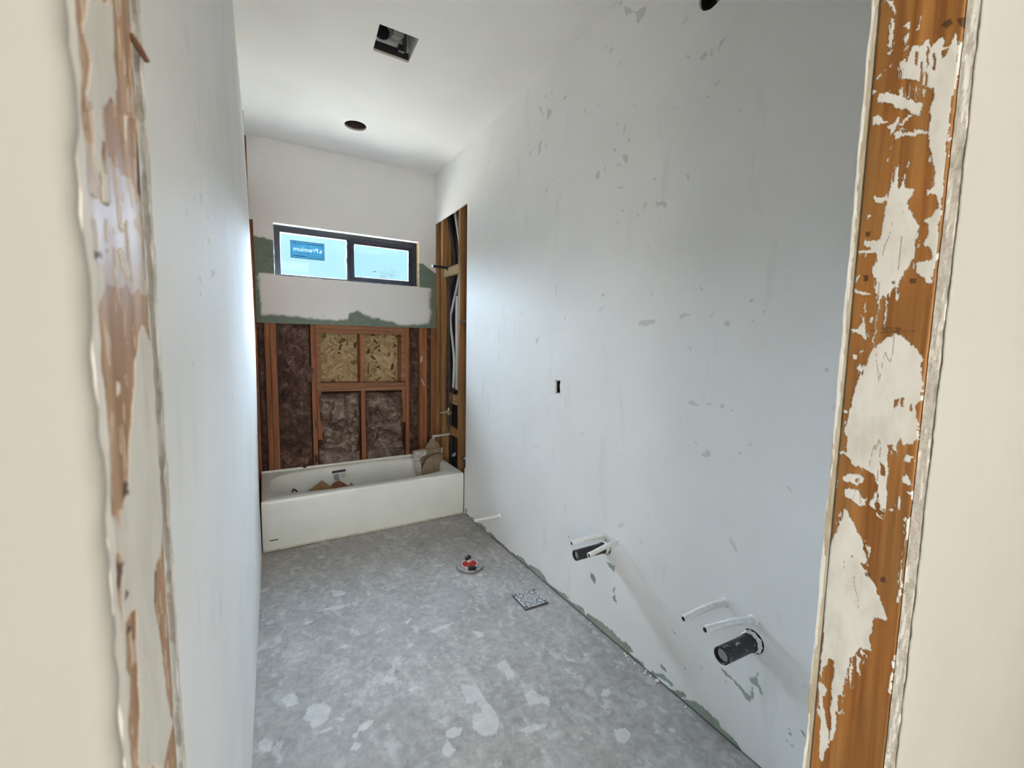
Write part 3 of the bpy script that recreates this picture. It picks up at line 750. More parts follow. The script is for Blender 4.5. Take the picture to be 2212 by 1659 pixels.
M['block'] = lumber('block_wood_pale', (0.36, 0.22, 0.10), (0.52, 0.36, 0.19), (0.62, 0.46, 0.28), 1)

n = NT('osb')
lay = []
for ang, sc_, sd in ((.5, 15, .0), (-.7, 13, 3.3), (1.45, 14, 7.1)):
    m1 = n.mapping((1, 1, 1), (0, ang, 0)); m1.node.inputs['Location'].default_value = (sd, 0, sd)
    m2 = n.t.nodes.new('ShaderNodeMapping'); n.link(m1, m2.inputs[0]); m2.inputs['Scale'].default_value = (1.0, 1.0, 3.4); mp = m2.outputs[0]
    lay.append(n.voronoi(sc_, mp, out='Color'))
def strand(v): return n.ramp(v, [(0.14, (0.07, 0.035, 0.016)), (0.26, (0.33, 0.215, 0.10)), (0.6, (0.46, 0.33, 0.165)), (0.92, (0.58, 0.45, 0.25))])
col = n.mix(n.ramp(n.noise(11, 2), [(.47, 0.0), (.5, 1.0)]), strand(lay[0]), strand(lay[1]))
col = n.mix(n.ramp(n.noise(9, 2, .5, n.mapping((1.3, 1, 1.3))), [(.53, 0.0), (.56, 1.0)]), col, strand(lay[2]))
n.bump(col, .4, .003)
M['osb'] = n.set(col, .75, 0, .3)

n = NT('fibreglass')
f1 = n.noise(10, 5, .7, None, .8); f2 = n.noise(38, 5, .7, n.mapping((1, 1, .5)), .6)
col = n.ramp(n.math('ADD', n.math('MULTIPLY', f1, .6), n.math('MULTIPLY', f2, .4)), [(0.36, (0.030, 0.012, 0.009)), (0.5, (0.095, 0.045, 0.034)), (0.68, (0.30, 0.20, 0.15))])
n.bump(f2, .6, .006)
M['fibre'] = n.set(col, .8, 0, .3, Sheen_Weight=.3)

n = NT('fibreglass_plastic')
f1 = n.noise(6, 5, .65, None, 1.2); f2 = n.noise(22, 4, .6, n.mapping((1, 1, 1.7)), 1.2)
col = n.ramp(n.math('ADD', n.math('MULTIPLY', f1, .6), n.math('MULTIPLY', f2, .4)), [(0.36, (0.045, 0.022, 0.016)), (0.5, (0.14, 0.085, 0.062)), (0.66, (0.40, 0.30, 0.24))])  # lightest tone paints highlights of the bulging batts into the colour
n.bump(f2, .8, .01)
M['fibrep'] = n.set(col, .32, 0, .6)

# concrete floor
n = NT('concrete_floor')
a = n.noise(1.6, 3, .62); b = n.noise(8, 5, .72, n.mapping((1, .55, 1), (0, 0, .6)), .15); c = n.noise(26, 4, .7); d = c
mixv = n.math('ADD', n.math('ADD', n.math('MULTIPLY', a, .22), n.math('MULTIPLY', b, .38)), n.math('MULTIPLY', c, .40))
col = n.ramp(mixv, [(0.36, (0.20, 0.184, 0.168)), (0.46, (0.285, 0.266, 0.245)), (0.54, (0.355, 0.335, 0.31)), (0.63, (0.47, 0.45, 0.42))])
blot = n.ramp(n.noise(13, 4, .62, n.mapping((1, .6, 1), (0, 0, -.7)), .1), [(.56, 0.0), (.70, .6)])
col = n.mix(blot, col, (0.54, 0.53, 0.505))
warm = n.ramp(n.noise(2.3, 3), [(.5, 0.0), (.75, .35)])
col = n.mix(warm, col, (0.42, 0.385, 0.38))
col = n.mix(n.math('MULTIPLY', n.attr('splat'), .72), col, n.ramp(d, [(.3, (0.53, 0.52, 0.495)), (.7, (0.61, 0.60, 0.575))]))
col = n.mix(n.ramp(n.voronoi(2.2, n.mapping((1, .8, 1)), 'DISTANCE_TO_EDGE'), [(0.0, .25), (0.004, 0.0)]), col, (0.2, 0.19, 0.18))
n.bump(n.attr('splat'), .14, .003)
M['floor'] = n.set(col, n.ramp(b, [(.35, .5), (.65, .72)]), 0, .35)

M['tub'] = simple('tub_enamel', (0.80, 0.80, 0.735), 0.28, 0, 0.04, 6, 0, 0.5)
M['black_plastic'] = simple('black_abs', (0.02, 0.021, 0.024), 0.42, 0, .3, 40)
n = NT('black_abs_splashed')
f = n.noise(55, 4, .6, None, .6)
M['abs'] = n.set(n.mix(n.ramp(f, [(.60, 0.0), (.64, .8)]), (0.022, 0.023, 0.027), (0.55, 0.55, 0.54)), .45, 0, .4)
M['white_pipe'] = simple('white_painted_pipe', (0.76, 0.75, 0.72), 0.6, 0, .08, 60, .15)
M['pipe_end'] = simple('pipe_end_grey', (0.55, 0.54, 0.55), 0.55, 0, .15, 80)
M['dark'] = simple('recess_shade_black', (0.012, 0.012, 0.013), .9, 0, .2)  # near-black standing for the shade inside holes and recesses
M['plug'] = simple('plug_plastic', (0.42, 0.46, 0.46), .3, 0, .2, 60)
M['copper'] = simple('aged_copper', (0.09, 0.055, 0.045), .45, .6, .4, 20)
M['brass'] = simple('valve_brass', (0.45, 0.38, 0.27), .4, .6, .3, 50)
M['pex'] = simple('white_tube_plastic', (0.62, 0.64, 0.66), .4, 0, .05)
M['navy'] = simple('window_frame_black', (0.014, 0.016, 0.030), .38, 0, .3, 25, 0, .5)
M['galv'] = simple('galvanised_steel', (0.62, 0.64, 0.63), .28, .9, .15, 12)
M['metal_dark'] = simple('can_metal', (0.16, 0.12, 0.12), .4, .6, .3, 10)
M['fanwhite'] = simple('fan_bright_steel', (0.80, 0.81, 0.80), .35, .25, .08, 12)
M['red'] = simple('red_test_cap', (0.45, 0.025, 0.015), .35, 0, .15, 30)
M['steel'] = simple('flange_steel', (0.33, 0.32, 0.31), .5, .5, .55, 70, .3)
M['card'] = simple('cardboard_brown', (0.30, 0.185, 0.085), .85, 0, .2, 25, .1)
M['cardred'] = simple('cardboard_rust', (0.24, 0.10, 0.055), .85, 0, .25, 25, .1)
M['kraft'] = simple('kraft_board_grey', (0.29, 0.225, 0.155), .8, 0, .22, 18, .15)
M['film'] = simple('clear_film_grey', (0.34, 0.32, 0.28), .3, 0, .35, 30, .4)
M['ink'] = simple('sticker_black', (0.02, 0.02, 0.022), .4)
M['paper'] = simple('sticker_paper', (0.62, 0.63, 0.63), .5, 0, .05)
M['grey_ink'] = simple('sticker_grey', (0.33, 0.34, 0.36), .5, 0, .1)
M['caulk'] = simple('caulk_bead', (0.62, 0.58, 0.47), .7, 0, .2, 60)
M['ground'] = simple('pale_patio', (0.62, 0.57, 0.48), .9, 0, .12, 3)
M['stucco'] = simple('stucco', (0.55, 0.52, 0.46), .9, 0, .1, 20)
M['purple'] = simple('purple_wire', (0.05, 0.03, 0.14), .4)
M['wirewhite'] = simple('wire_white', (0.6, 0.58, 0.52), .5)
M['screw'] = simple('screw_black', (0.02, 0.02, 0.02), .5)
M['greenpaper'] = simple('greenboard_edge', (0.30, 0.36, 0.27), .85, 0, .1)
M['splinter'] = simple('wood_splinter', (0.13, 0.065, 0.03), .8, 0, .3, 60)

# back wall: moisture board with compound feathered over it
n = NT('back_wall_board')
base = n.ramp(n.noise(3, 4), [(0.3, (0.77, 0.755, 0.735)), (0.7, (0.82, 0.81, 0.79))])
g = n.ramp(n.noise(26, 4, .6), [(0.3, (0.155, 0.20, 0.155)), (0.7, (0.20, 0.25, 0.195))])
col = n.mix(n.attr('green'), base, g)
M['back'] = n.set(col, .75, 0, .3)

# glass: clear straight-through with a mirror share
def glass(name, tint, specks=0.0):
    m = bpy.data.materials.new(name); m.use_nodes = True; t = m.node_tree; t.nodes.clear()
    out = t.nodes.new('ShaderNodeOutputMaterial'); mx = t.nodes.new('ShaderNodeMixShader')
    tr = t.nodes.new('ShaderNodeBsdfTransparent'); gl = t.nodes.new('ShaderNodeBsdfGlossy')
    gl.inputs['Roughness'].default_value = .03; tr.inputs['Color'].default_value = (*tint, 1)
    mx.inputs[0].default_value = .05
    if specks:
        tc = t.nodes.new('ShaderNodeTexCoord')
        nz = t.nodes.new('ShaderNodeTexNoise'); nz.inputs['Scale'].default_value = 120; nz.inputs['Detail'].default_value = 3
        nb = t.nodes.new('ShaderNodeTexNoise'); nb.inputs['Scale'].default_value = 6; nb.inputs['Detail'].default_value = 2
        md = t.nodes.new('ShaderNodeMath'); md.operation = 'MULTIPLY'
        rp = t.nodes.new('ShaderNodeValToRGB')
        rp.color_ramp.elements[0].position = .36; rp.color_ramp.elements[0].color = (*tint, 1)
        rp.color_ramp.elements[1].position = .46; rp.color_ramp.elements[1].color = (*[c * specks for c in tint], 1)
        for q in (nz, nb): t.links.new(tc.outputs['Object'], q.inputs['Vector'])
        t.links.new(nz.outputs['Fac'], md.inputs[0]); t.links.new(nb.outputs['Fac'], md.inputs[1])
        t.links.new(md.outputs[0], rp.inputs[0]); t.links.new(rp.outputs[0], tr.inputs['Color'])
    t.links.new(tr.outputs[0], mx.inputs[1]); t.links.new(gl.outputs[0], mx.inputs[2]); t.links.new(mx.outputs[0], out.inputs[0])
    return m
M['glass'] = glass('clear_glass', (.97, .985, .98))
M['glass_dusty'] = glass('dusty_glass', (.93, .965, .965), .72)
def translucent(name, col):
    """printed film: lets the sky through tinted"""
    m = bpy.data.materials.new(name); m.use_nodes = True; t = m.node_tree; t.nodes.clear()
    out = t.nodes.new('ShaderNodeOutputMaterial'); b = t.nodes.new('ShaderNodeBsdfTransparent')
    nz = t.nodes.new('ShaderNodeTexNoise'); nz.inputs['Scale'].default_value = 40
    rp = t.nodes.new('ShaderNodeValToRGB'); rp.color_ramp.elements[0].color = (*[c * .9 for c in col], 1); rp.color_ramp.elements[1].color = (*col, 1)
    t.links.new(nz.outputs['Fac'], rp.inputs[0]); t.links.new(rp.outputs[0], b.inputs['Color'])
    t.links.new(b.outputs[0], out.inputs[0])
    return m
M['st_blue'] = translucent('sticker_blue', (.40, .70, .86))
M['st_mid'] = translucent('sticker_mid_blue', (.30, .50, .62))
M['st_ink'] = translucent('sticker_ink', (.12, .32, .45))
M['st_white'] = simple('sticker_white', (.85, .86, .86), .5, 0, .03)

n = NT('tile_print')
pc = n.mix(n.attr('print'), (0.44, 0.43, 0.42), (0.035, 0.035, 0.038))
M['tile'] = n.set(n.mix(n.ramp(n.noise(90, 3), [(.4, 0.0), (.8, .35)]), pc, (0.30, 0.29, 0.28)), .55, 0, .35)
M['tile_edge'] = simple('tile_edge', (0.06, 0.06, 0.06), .7, 0, .3, 80)

# ------------------------------------------------------------------ setting: shell
H = 3.067
XR = 1.524
YB = 0.735
YF = -3.045          # room face of the front wall
YH = -3.159          # hall face of the front wall
JX0, JX1 = -0.009, 0.776
DOOR_TOP = 2.76

def struct(o, label=None):
    o['kind'] = 'structure'
    if label: o['label'] = label
    return o

# floor
def floor_fn(s, t):
    return -0.13 + s * 1.78, -3.30 + t * 3.32, fbm((-0.13 + s * 1.78) * 2, (-3.3 + t * 3.32) * 2, 3) * 0.004 - 0.003
na, nb = 300, 560
ss, tt = np.meshgrid(np.linspace(0, 1, na + 1), np.linspace(0, 1, nb + 1), indexing='ij')
fx, fy = -0.13 + ss * 1.78, -3.30 + tt * 3.32
sp = paint(fx, fy, FLW, 0.007, 48, 4)
extra = (fbm(fx * 24 + 3, fy * 15, 21, 4) > 0.73).astype(float) * (fbm(fx * 2, fy * 2, 8) > .45)
floor = grid('floor', floor_fn, na, nb, M['floor'], attrs={'splat': np.maximum(sp * (.6 + .5 * fbm(fx * 40, fy * 40, 77)), extra * .55)})
struct(floor, 'bare grey concrete bathroom floor splashed with pale joint compound')
mb = MB(); mb.box((-2.7, -6.6, -0.16), (2.7, -3.30, -0.0015)); mb.box((-0.16, -3.30, -0.16), (1.70, 1.0, -0.008))
mb.build('slab', M['floor'], floor)

# ceiling with the fan cut-out and the light hole
fan_hole = [(0.607, -0.998), (0.809, -0.998), (0.819, -0.775), (0.622, -0.779)]
can_hole = circle(0.697, 0.146, 0.077, 40)
ceil = holed('ceiling', [(-0.12, YF - 0.02), (XR + 0.1, YF - 0.02), (XR + 0.1, YB + 0.15), (-0.12, YB + 0.15)], [fan_hole, can_hole], 2, H, M['ceiling'])
struct(ceil, 'white drywall bathroom ceiling with cut holes')
rim('cut_edge', fan_hole, 2, H, H + 0.0127, M['gypsum'], ceil)
rim('cut_edge', can_hole, 2, H, H + 0.0127, M['gypsum'], ceil)
rz = np.random.RandomState(3)
mb = MB(); mb.box((-0.2, -3.2, 3.36), (1.80, 0.95, 3.42)); mb.build('roof_deck', M['osb'], ceil)

# ---------------- right wall
ya, yb_, za, zb_ = YF, -0.03, 0.0, H
na, nb = 603, 613
ss, tt = np.meshgrid(np.linspace(0, 1, na + 1), np.linspace(0, 1, nb + 1), indexing='ij')
wy = ya + ss * (yb_ - ya); wz = za + tt * (zb_ - za)
grey = paint(wy, wz, WRG, 0.008, 45, 2) * 0.9
rs = np.random.RandomState(11)
# scattered sanding ticks
for k in range(50):
    cy = rs.uniform(-2.8, -0.3); cz = rs.uniform(0.15, 2.9); r = rs.uniform(.003, .010); an = rs.uniform(-1.2, 1.2) + 1.57; el = rs.uniform(1, 4)
    dy = (wy - cy); dz = (wz - cz)
    u = dy * math.cos(an) + dz * math.sin(an); v = -dy * math.sin(an) + dz * math.cos(an)
    grey = np.maximum(grey, ((u / (r * el)) ** 2 + (v / r) ** 2 < 1) * rs.uniform(.25, .6))
green = paint(wy, wz, WRN, 0.006, 60, 6)
edge = 0.012 + 0.016 * fbm(wy * 9, wy * 0 + 2, 31)
green = np.maximum(green, ((wz < edge) & (fbm(wy * 5, wz * 0, 17) > .47)).astype(float))
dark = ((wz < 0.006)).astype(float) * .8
cy_, cz_ = 0.5 * (wy[:-1, :-1] + wy[1:, 1:]), 0.5 * (wz[:-1, :-1] + wz[1:, 1:])
keep = ~((cy_ > -1.40) & (cy_ < -1.26) & (cz_ > 1.15) & (cz_ < 1.32)) & ~((cy_ > -2.32) & (cy_ < -2.12) & (cz_ > 2.69) & (cz_ < 2.89))
def wr_fn(s, t):
    yy = ya + s * (yb_ - ya); zz = za + t * (zb_ - za)
    return XR + (fbm(yy * 1.3, zz * 1.3, 41) - .5) * 0.004 * np.clip((-.05 - yy) * 4, 0, 1), yy, zz
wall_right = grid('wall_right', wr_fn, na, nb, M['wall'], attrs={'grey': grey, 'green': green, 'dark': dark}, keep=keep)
struct(wall_right, 'long white primed drywall wall with sanded patches and green base')
# cell outlines of the two removed windows, re-used so the patches meet the sheet
def cell_range(vals, lo, hi):
    c = 0.5 * (vals[:-1] + vals[1:]); w = np.where((c > lo) & (c < hi))[0]
    return vals[w[0]], vals[w[-1] + 1]
gy = ya + np.linspace(0, 1, na + 1) * (yb_ - ya); gz = np.linspace(0, 1, nb + 1) * zb_
OUT = [(-1.304, 1.279), (-1.322, 1.277), (-1.329, 1.271), (-1.337, 1.277), (-1.354, 1.276), (-1.352, 1.24), (-1.356, 1.20), (-1.341, 1.198), (-1.334, 1.204), (-1.324, 1.195), (-1.311, 1.197), (-1.308, 1.22), (-1.308, 1.25)]
LGT = circle(-2.222, 2.790, 0.056, 28, 0.03)
for poly, (l0, h0, l1, h1), nm in ((OUT, (-1.40, -1.26, 1.15, 1.32), 'outlet'), (LGT, (-2.32, -2.12, 2.69, 2.89), 'light')):
    y0, y1 = cell_range(gy, l0, h0); z0, z1 = cell_range(gz, l1, h1)
    e = 0.003
    holed('cut_panel', [(y0 - e, z0 - e), (y1 + e, z0 - e), (y1 + e, z1 + e), (y0 - e, z1 + e)], [poly], 0, XR + 0.0006, M['wall'], wall_right)
    rim('cut_edge', poly, 0, XR + 0.0006, XR + 0.0127, M['compound'], wall_right)
mb = MB()
mb.box((XR, -0.03, 2.61), (XR + 0.0127, YB + 0.02, H))
mb.build('drywall_over_alcove', M['wall'], wall_right)
mb = MB()
mb.box((XR, -0.03, 0.0), (XR + 0.0127, -0.008, 0.402))
mb.build('drywall_beside_tub', M['wall'], wall_right)
mb = MB()
mb.box((XR + 0.001, -0.06, 0.402), (XR + 0.0127, -0.0302, 2.61)); mb.box((XR + 0.001, -0.06, 0.0), (XR + 0.0127, -0.0302, 0.402)); mb.box((XR + 0.001, -0.06, 2.61), (XR + 0.0127, -0.0302, H))
mb.build('drywall_core', M['gypsum'], wall_right)
mb = MB(); mb.box((1.640, -3.1, 0.0), (1.655, 0.95, 3.38)); mb.build('far_side_board', M['metal_dark'], wall_right)
def stud(parent, x0, x1, y0, y1, z0, z1, mat='stud', name='stud'):
    mb = MB(); mb.box((x0, y0, z0), (x1, y1, z1), 0.003)
    return mb.build(name, M[mat], parent)
for (y0, y1) in ((0.140, 0.182), (0.556, 0.604), (0.738, 0.778)):
    stud(wall_right, 1.538, 1.627, y0, y1, 0.0, 3.06, 'studR')
stud(wall_right, 1.538, 1.627, -0.25, -0.212, 0.0, 3.06, 'studR')
stud(wall_right, 1.548, 1.586, 0.184, 0.554, 2.088, 2.168, 'block', 'blocking')
stud(wall_right, 1.570, 1.608, 0.184, 0.554, 0.908, 1.000, 'block', 'blocking')
stud(wall_right, 1.560, 1.598, 0.184, 0.554, 0.612, 0.690, 'studR', 'blocking')
stud(wall_right, 1.538, 1.627, -0.25, 0.78, 2.98, 3.06, 'studR', 'top_plate')

# ---------------- left wall (slightly out of square, like the real one)
def xl(y, z):
    prof = np.interp(z, [0, .4, .8, 1.15, 1.5, 1.9, 2.45, 2.8, 3.067], [-.003, -.006, -.002, .0045, .0075, .004, -.003, -.012, -.022])
    return prof * np.clip(1 + (y + .05) / 2.5, 0, 1) + .0188 * (1 - z / 3.067 * .6) * (np.minimum(y, -.05) + .05) - (1 - np.clip(1 + (y + .05) / 2.5, 0, 1)) * .006
ya2, yb2 = YF, -0.05
na, nb = 300, 520
ss, tt = np.meshgrid(np.linspace(0, 1, na + 1), np.linspace(0, 1, nb + 1), indexing='ij')
ly = ya2 + ss * (yb2 - ya2); lz = tt * H
lg = paint(ly, lz, WLG, 0.004, 60, 9) * .7
for k in range(46):
    cy = rs.uniform(-2.7, -0.1); cz = rs.uniform(0.6, 2.6); r = rs.uniform(.006, .02); el = rs.uniform(1.0, 3.5)
    lg = np.maximum(lg, ((((lz - cz) / (r * el)) ** 2 + ((ly - cy) / (r * 1.5)) ** 2) < 1) * rs.uniform(.1, .3))
def wl_fn(s, t):
    yy = ya2 + s * (yb2 - ya2); zz = t * H
    return xl(yy, zz), yy, zz
wall_left = grid('wall_left', wl_fn, na, nb, M['wall'], attrs={'grey': lg})
struct(wall_left, 'white primed drywall left wall seen almost edge-on')
mb = MB(); mb.box((-0.022, -0.052, 0.0), (-0.008, -0.0501, 2.9)); mb.build('drywall_core', M['gypsum'], wall_left)
mb = MB(); mb.box((-0.035, -0.05, 2.745), (-0.0215, YB + 0.02, H)); mb.build('drywall_over_alcove', M['wall'], wall_left)
mb = MB(); mb.box((-0.140, -3.1, 0.0), (-0.125, 0.95, 3.38)); mb.build('far_side_board', M['metal_dark'], wall_left)
for (y0, y1) in ((-0.02, 0.018), (0.20, 0.238), (0.60, 0.638), (0.698, 0.736)):
    stud(wall_left, -0.105, -0.010, y0, y1, 0.0, 2.745)

# ---------------- back wall
WX0, WX1, WZ0, WZ1 = 0.153, 1.368, 2.004, 2.426
BX0, BX1, BZ0 = 0.014, XR + 0.013, 1.616
wall_back = None
def board_attr(bx, bz):
    n1 = fbm(bx * 9, bz * 9, 51); n2 = fbm(bx * 34, bz * 34, 57)
    wx = bx + (n1 - .5) * .05 + (n2 - .5) * .018; wz = bz + (n1 - .5) * .04 + (n2 - .5) * .02
    def soft(v, w=0.006): return np.clip(v / w * .5 + .5, 0, 1)
    g = np.zeros_like(bx)
    # left of the window
    g = np.maximum(g, soft(2.305 - 0.15 * np.clip(wx, 0, .2) - wz))
    # but above, painted; right of the window drops lower
    right = soft(2.235 - 0.55 * np.clip(wx - 1.40, 0, .2) - wz)
    g = np.where(bx > 1.0, right, g)
    # compound patch under the window
    low = 1.672 + 0.02 * np.sin(bx * 9) + np.where(bx > .72, 0.055 * np.exp(-((bx - .78) / .09) ** 2), 0) - 0.012 * (bx > 1)
    patch = soft(wz - low, .012) * soft(2.004 - bz - .02 * np.clip(bx - 1.35, 0, 1) + 0.0 * bz, .006) * soft(wx - 0.045, .01) * soft(1.475 - wx, .02)
    patch = np.maximum(patch, soft(2.015 - bz, .006) * soft(wz - low, .012) * soft(wx - 0.05, .01) * soft(1.35 - wx, .02))
    return np.clip(g * (1 - patch), 0, 1)
segs = [(BX0, BX1, BZ0, WZ0), (BX0, WX0, WZ0, WZ1), (WX1, BX1, WZ0, WZ1), (-0.01, BX1, WZ1, H)]
for k, (x0, x1, z0, z1) in enumerate(segs):
    na = max(2, int((x1 - x0) / .006)); nb = max(2, int((z1 - z0) / .006))
    ss, tt = np.meshgrid(np.linspace(0, 1, na + 1), np.linspace(0, 1, nb + 1), indexing='ij')
    at = {'green': board_attr(x0 + ss * (x1 - x0), z0 + tt * (z1 - z0))}
    o = grid('wall_back' if k == 0 else 'drywall_sheet', lambda s, t, a=x0, b=x1, c=z0, d=z1: (a + s * (b - a), YB + 0 * s, c + t * (d - c)), na, nb, M['back'], wall_back, at)
    if k == 0:
        wall_back = struct(o, 'back wall of green moisture board patched with pale compound')
mb = MB(); mb.box((BX0, YB + .0002, BZ0), (BX1, YB + .0127, BZ0 + .02)); mb.box((BX0, YB + .0002, BZ0 + .02), (BX0 + .02, YB + .0127, 2.745)); mb.build('board_edge', M['greenpaper'], wall_back)
# screws in the board
for k, (x, z) in enumerate([(0.03, 2.25), (0.13, 2.15), (0.135, 2.06), (0.032, 1.95), (0.032, 1.87), (0.033, 1.80), (0.034, 1.70), (0.033, 1.665), (0.52, 1.690), (0.515, 1.645), (0.93, 1.645), (1.30, 1.648), (1.44, 1.652), (1.495, 1.652), (1.495, 1.80), (1.495, 1.95), (1.43, 2.02), (1.49, 1.69)]):
    mb = MB(); mb.n = 10
    mb.rings([((x, YB - .0012, z), (0, 1, 0), .0036), ((x, YB + .003, z), (0, 1, 0), .0036)])
    mb.build('screw', M['screw'], wall_back)
# sheathing with the window opening
YS = 0.890
for (x0, x1, z0, z1) in ((-0.14, 1.66, 0.0, WZ0), (-0.14, WX0, WZ0, WZ1), (WX1, 1.66, WZ0, WZ1), (-0.14, 1.66, WZ1, 3.38)):
    mb = MB(); mb.box((x0, YS, z0), (x1, YS + .012, z1)); mb.build('sheathing', M['osb'], wall_back)
    mb = MB(); mb.box((x0, YS + .0121, z0), (x1, YS + .035, z1)); mb.build('stucco', M['stucco'], wall_back)
# framing of the stripped lower wall
Y0, Y1 = 0.7485, YS - .001
def bs(x0, x1, z0, z1, mat='stud', name='stud', dy=0.0):
    return stud(wall_back, x0, x1, Y0 + dy, Y1, z0, z1, mat, name)
bs(-0.035, 0.013, 0.0, 3.06); bs(0.063, 0.102, 0.0, 2.0); bs(0.104, 0.150, 0.0, 2.0)
bs(0.409, 0.447, 0.0, 2.0)
bs(1.235, 1.273, 0.0, 2.0); bs(1.375, 1.412, 0.0, 3.06); bs(1.413, 1.452, 0.0, 3.06); bs(1.490, 1.537, 0.0, 3.06)
bs(0.4485, 0.4865, 1.108, 1.545, 'plate'); bs(0.816, 0.853, 1.104, 1.545); bs(1.195, 1.2335, 1.100, 1.545, 'plate')
bs(0.4485, 0.4865, 0.60, 1.030); bs(0.820, 0.858, 0.0, 1.028); bs(1.197, 1.2335, 0.70, 1.028)
bs(0.4485, 1.2335, 1.581, 1.617, 'plate', 'header'); bs(0.4485, 1.2335, 1.546, 1.580, 'plate', 'header', .002)
def tilt_plate(z0, z1, dy):
    mb = MB(); mb.box((0.4485, Y0 + dy, z0), (1.2335, Y1, z1), .003)
    for k, v in enumerate(mb.v): mb.v[k] = (v[0], v[1], v[2] - (v[0] - .4485) * .022)
    return mb.build('blocking', M['plate'], wall_back)
tilt_plate(1.070, 1.107, 0.0); tilt_plate(1.032, 1.069, -.003)
# insulation
def batt(x0, x1, z0, z1, y, bulge, seed, mat='fibre', fr=7.0, amp=.03):
    na = max(10, int((x1 - x0) / .006)); nb = max(10, int((z1 - z0) / .006))
    def fn(s, t):
        x = x0 + s * (x1 - x0); z = z0 + t * (z1 - z0)
        e = np.clip(np.minimum(np.minimum(s, 1 - s) * (x1 - x0), np.minimum(t, 1 - t) * (z1 - z0)) / .05, 0, 1) ** .5
        nn = fbm(x * fr + seed * 3, z * fr, seed, 5); big = fbm(x * fr * .55 + 3, z * fr * .45 + 7, seed + 11, 2)
        rid = 1 - np.abs(2 * fbm(x * fr * .55 + 9 + nn, z * fr * .55 + nn, seed + 3, 4) - 1)
        d = e * (bulge * (.35 + 1.5 * big) + amp * (nn - .5) * 2 + amp * 2.4 * (rid - .85))
        d = np.minimum(d, y - np.where(z < .47, .762, np.where(z > 1.58, .765, .700)))
        inn = (s > 0) & (s < 1) & (t > 0) & (t < 1)
        return x, np.where(inn, y - d, YS - .004), z
    return grid('insulation_batt', fn, na, nb, M[mat], wall_back)
batt(0.151, 0.408, 0.02, 1.98, 0.815, 0.06, 5, 'fibre', 7, .05)
batt(0.014, 0.062, 0.02, 1.98, 0.80, 0.03, 8, 'fibre', 9, .03)
batt(0.450, 0.819, 0.02, 1.015, 0.81, 0.10, 12, 'fibrep', 5, .045)
batt(0.859, 1.234, 0.02, 1.005, 0.81, 0.09, 17, 'fibrep', 5.5, .045)
batt(1.274, 1.374, 0.02, 1.98, 0.805, 0.03, 23, 'fibre', 8, .04)
batt(1.453, 1.489, 0.02, 1.98, 0.80, 0.03, 29, 'fibre', 10, .035)
# torn tufts of insulation clinging to the framing
def tuft(c, r, seed):
    rr = np.random.RandomState(seed)
    bm = bmesh.new(); bmesh.ops.create_icosphere(bm, subdivisions=2, radius=1.0)
    vs = []
    for v in bm.verts:
        k = 0.55 + 0.75 * rr.rand()
        vs.append((c[0] + v.co.x * r[0] * k, c[1] + v.co.y * r[1] * k, c[2] + v.co.z * r[2] * k))
    bm.verts.index_update(); fs = [tuple(q.index for q in f.verts) for f in bm.faces]; bm.free()
    return mesh_obj('insulation_tuft', vs, fs, M['fibre'], wall_back)
for k, (c, r) in enumerate([((0.035, .742, 1.592), (.022, .012, .016)), ((1.470, .742, 1.555), (.014, .014, .05)), ((1.468, .745, 1.40), (.012, .012, .025)), ((1.472, .745, 1.12), (.012, .012, .05)), ((1.470, .745, .93), (.012, .012, .06)), ((1.305, .745, .86), (.02, .014, .07)), ((1.300, .745, 1.52), (.02, .014, .05)), ((.39, .742, 1.19), (.035, .02, .07)), ((.44, .742, .75), (.012, .01, .04)), ((.33, .725, .385), (.02, .012, .014)), ((.43, .74, .43), (.02, .02, .05)), ((.05, .74, 1.40), (.014, .01, .012))]):
    tuft(c, r, 100 + k)
# pale wood chips torn on the right double stud
for k, P in enumerate([[(1.385, 1.27), (1.398, 1.30), (1.402, 1.345), (1.392, 1.34), (1.386, 1.31)], [(1.390, 1.115), (1.420, 1.050), (1.424, 1.055), (1.396, 1.118)]]):
    mb = MB(); mb.prism(P, 1, Y0 - .0025, Y0 + .001); mb.build('torn_paper', M['compound'], wall_back)

# ---------------- front wall with the doorway
def hall_face(xa, xb, edge_x, sgn, name, parent):
    """hall drywall face; rounded and lumpy at the doorway edge"""
    na, nb = 70, 700
    def fn(s, t):
        q = s ** 2.2
        x = edge_x + (xb - edge_x) * q if sgn > 0 else edge_x + (xa - edge_x) * q
        z = 0.0 + t * H
        d = np.abs(x - edge_x)
        r = .006 if sgn < 0 else .002
        rd = np.where(d < r, r - np.sqrt(np.maximum(r * r - (r - d) ** 2, 0)), 0)
        lump = (fbm(x * 220, z * 70, 61) - .5) * .0024 * np.exp(-d / .006)
        ex = (fbm(z * 55, z * 0 + 1, 63) - .5) * .0035 * np.exp(-d / .004)
        return x + sgn * ex, YH + rd + lump, z
    return grid(name, fn, na, nb, M['hall'], parent)
wall_front = struct(hall_face(-2.6, 0, JX0, -1, 'wall_front', None), 'doorway wall seen from the hall side, cream paint')
hall_face(0, 2.6, JX1, 1, 'hall_drywall', wall_front)
mb = MB(); mb.box((JX0, YH, DOOR_TOP), (JX1, YH + .0127, H)); mb.build('hall_drywall', M['hall'], wall_front)
mb = MB(); mb.box((JX0, YF - .0127, DOOR_TOP), (JX1, YF, H)); mb.build('room_drywall', M['wall'], wall_front)
mb = MB(); mb.box((JX0 - .038, YH + .016, DOOR_TOP), (JX1 + .038, YF - .0127, DOOR_TOP + .14), .003); mb.build('door_header', M['jambR'], wall_front)
mb = MB(); mb.box((-0.125, YF - .0127, 0), (JX0 - .010, YF, H)); mb.build('room_drywall', M['wall'], wall_front)
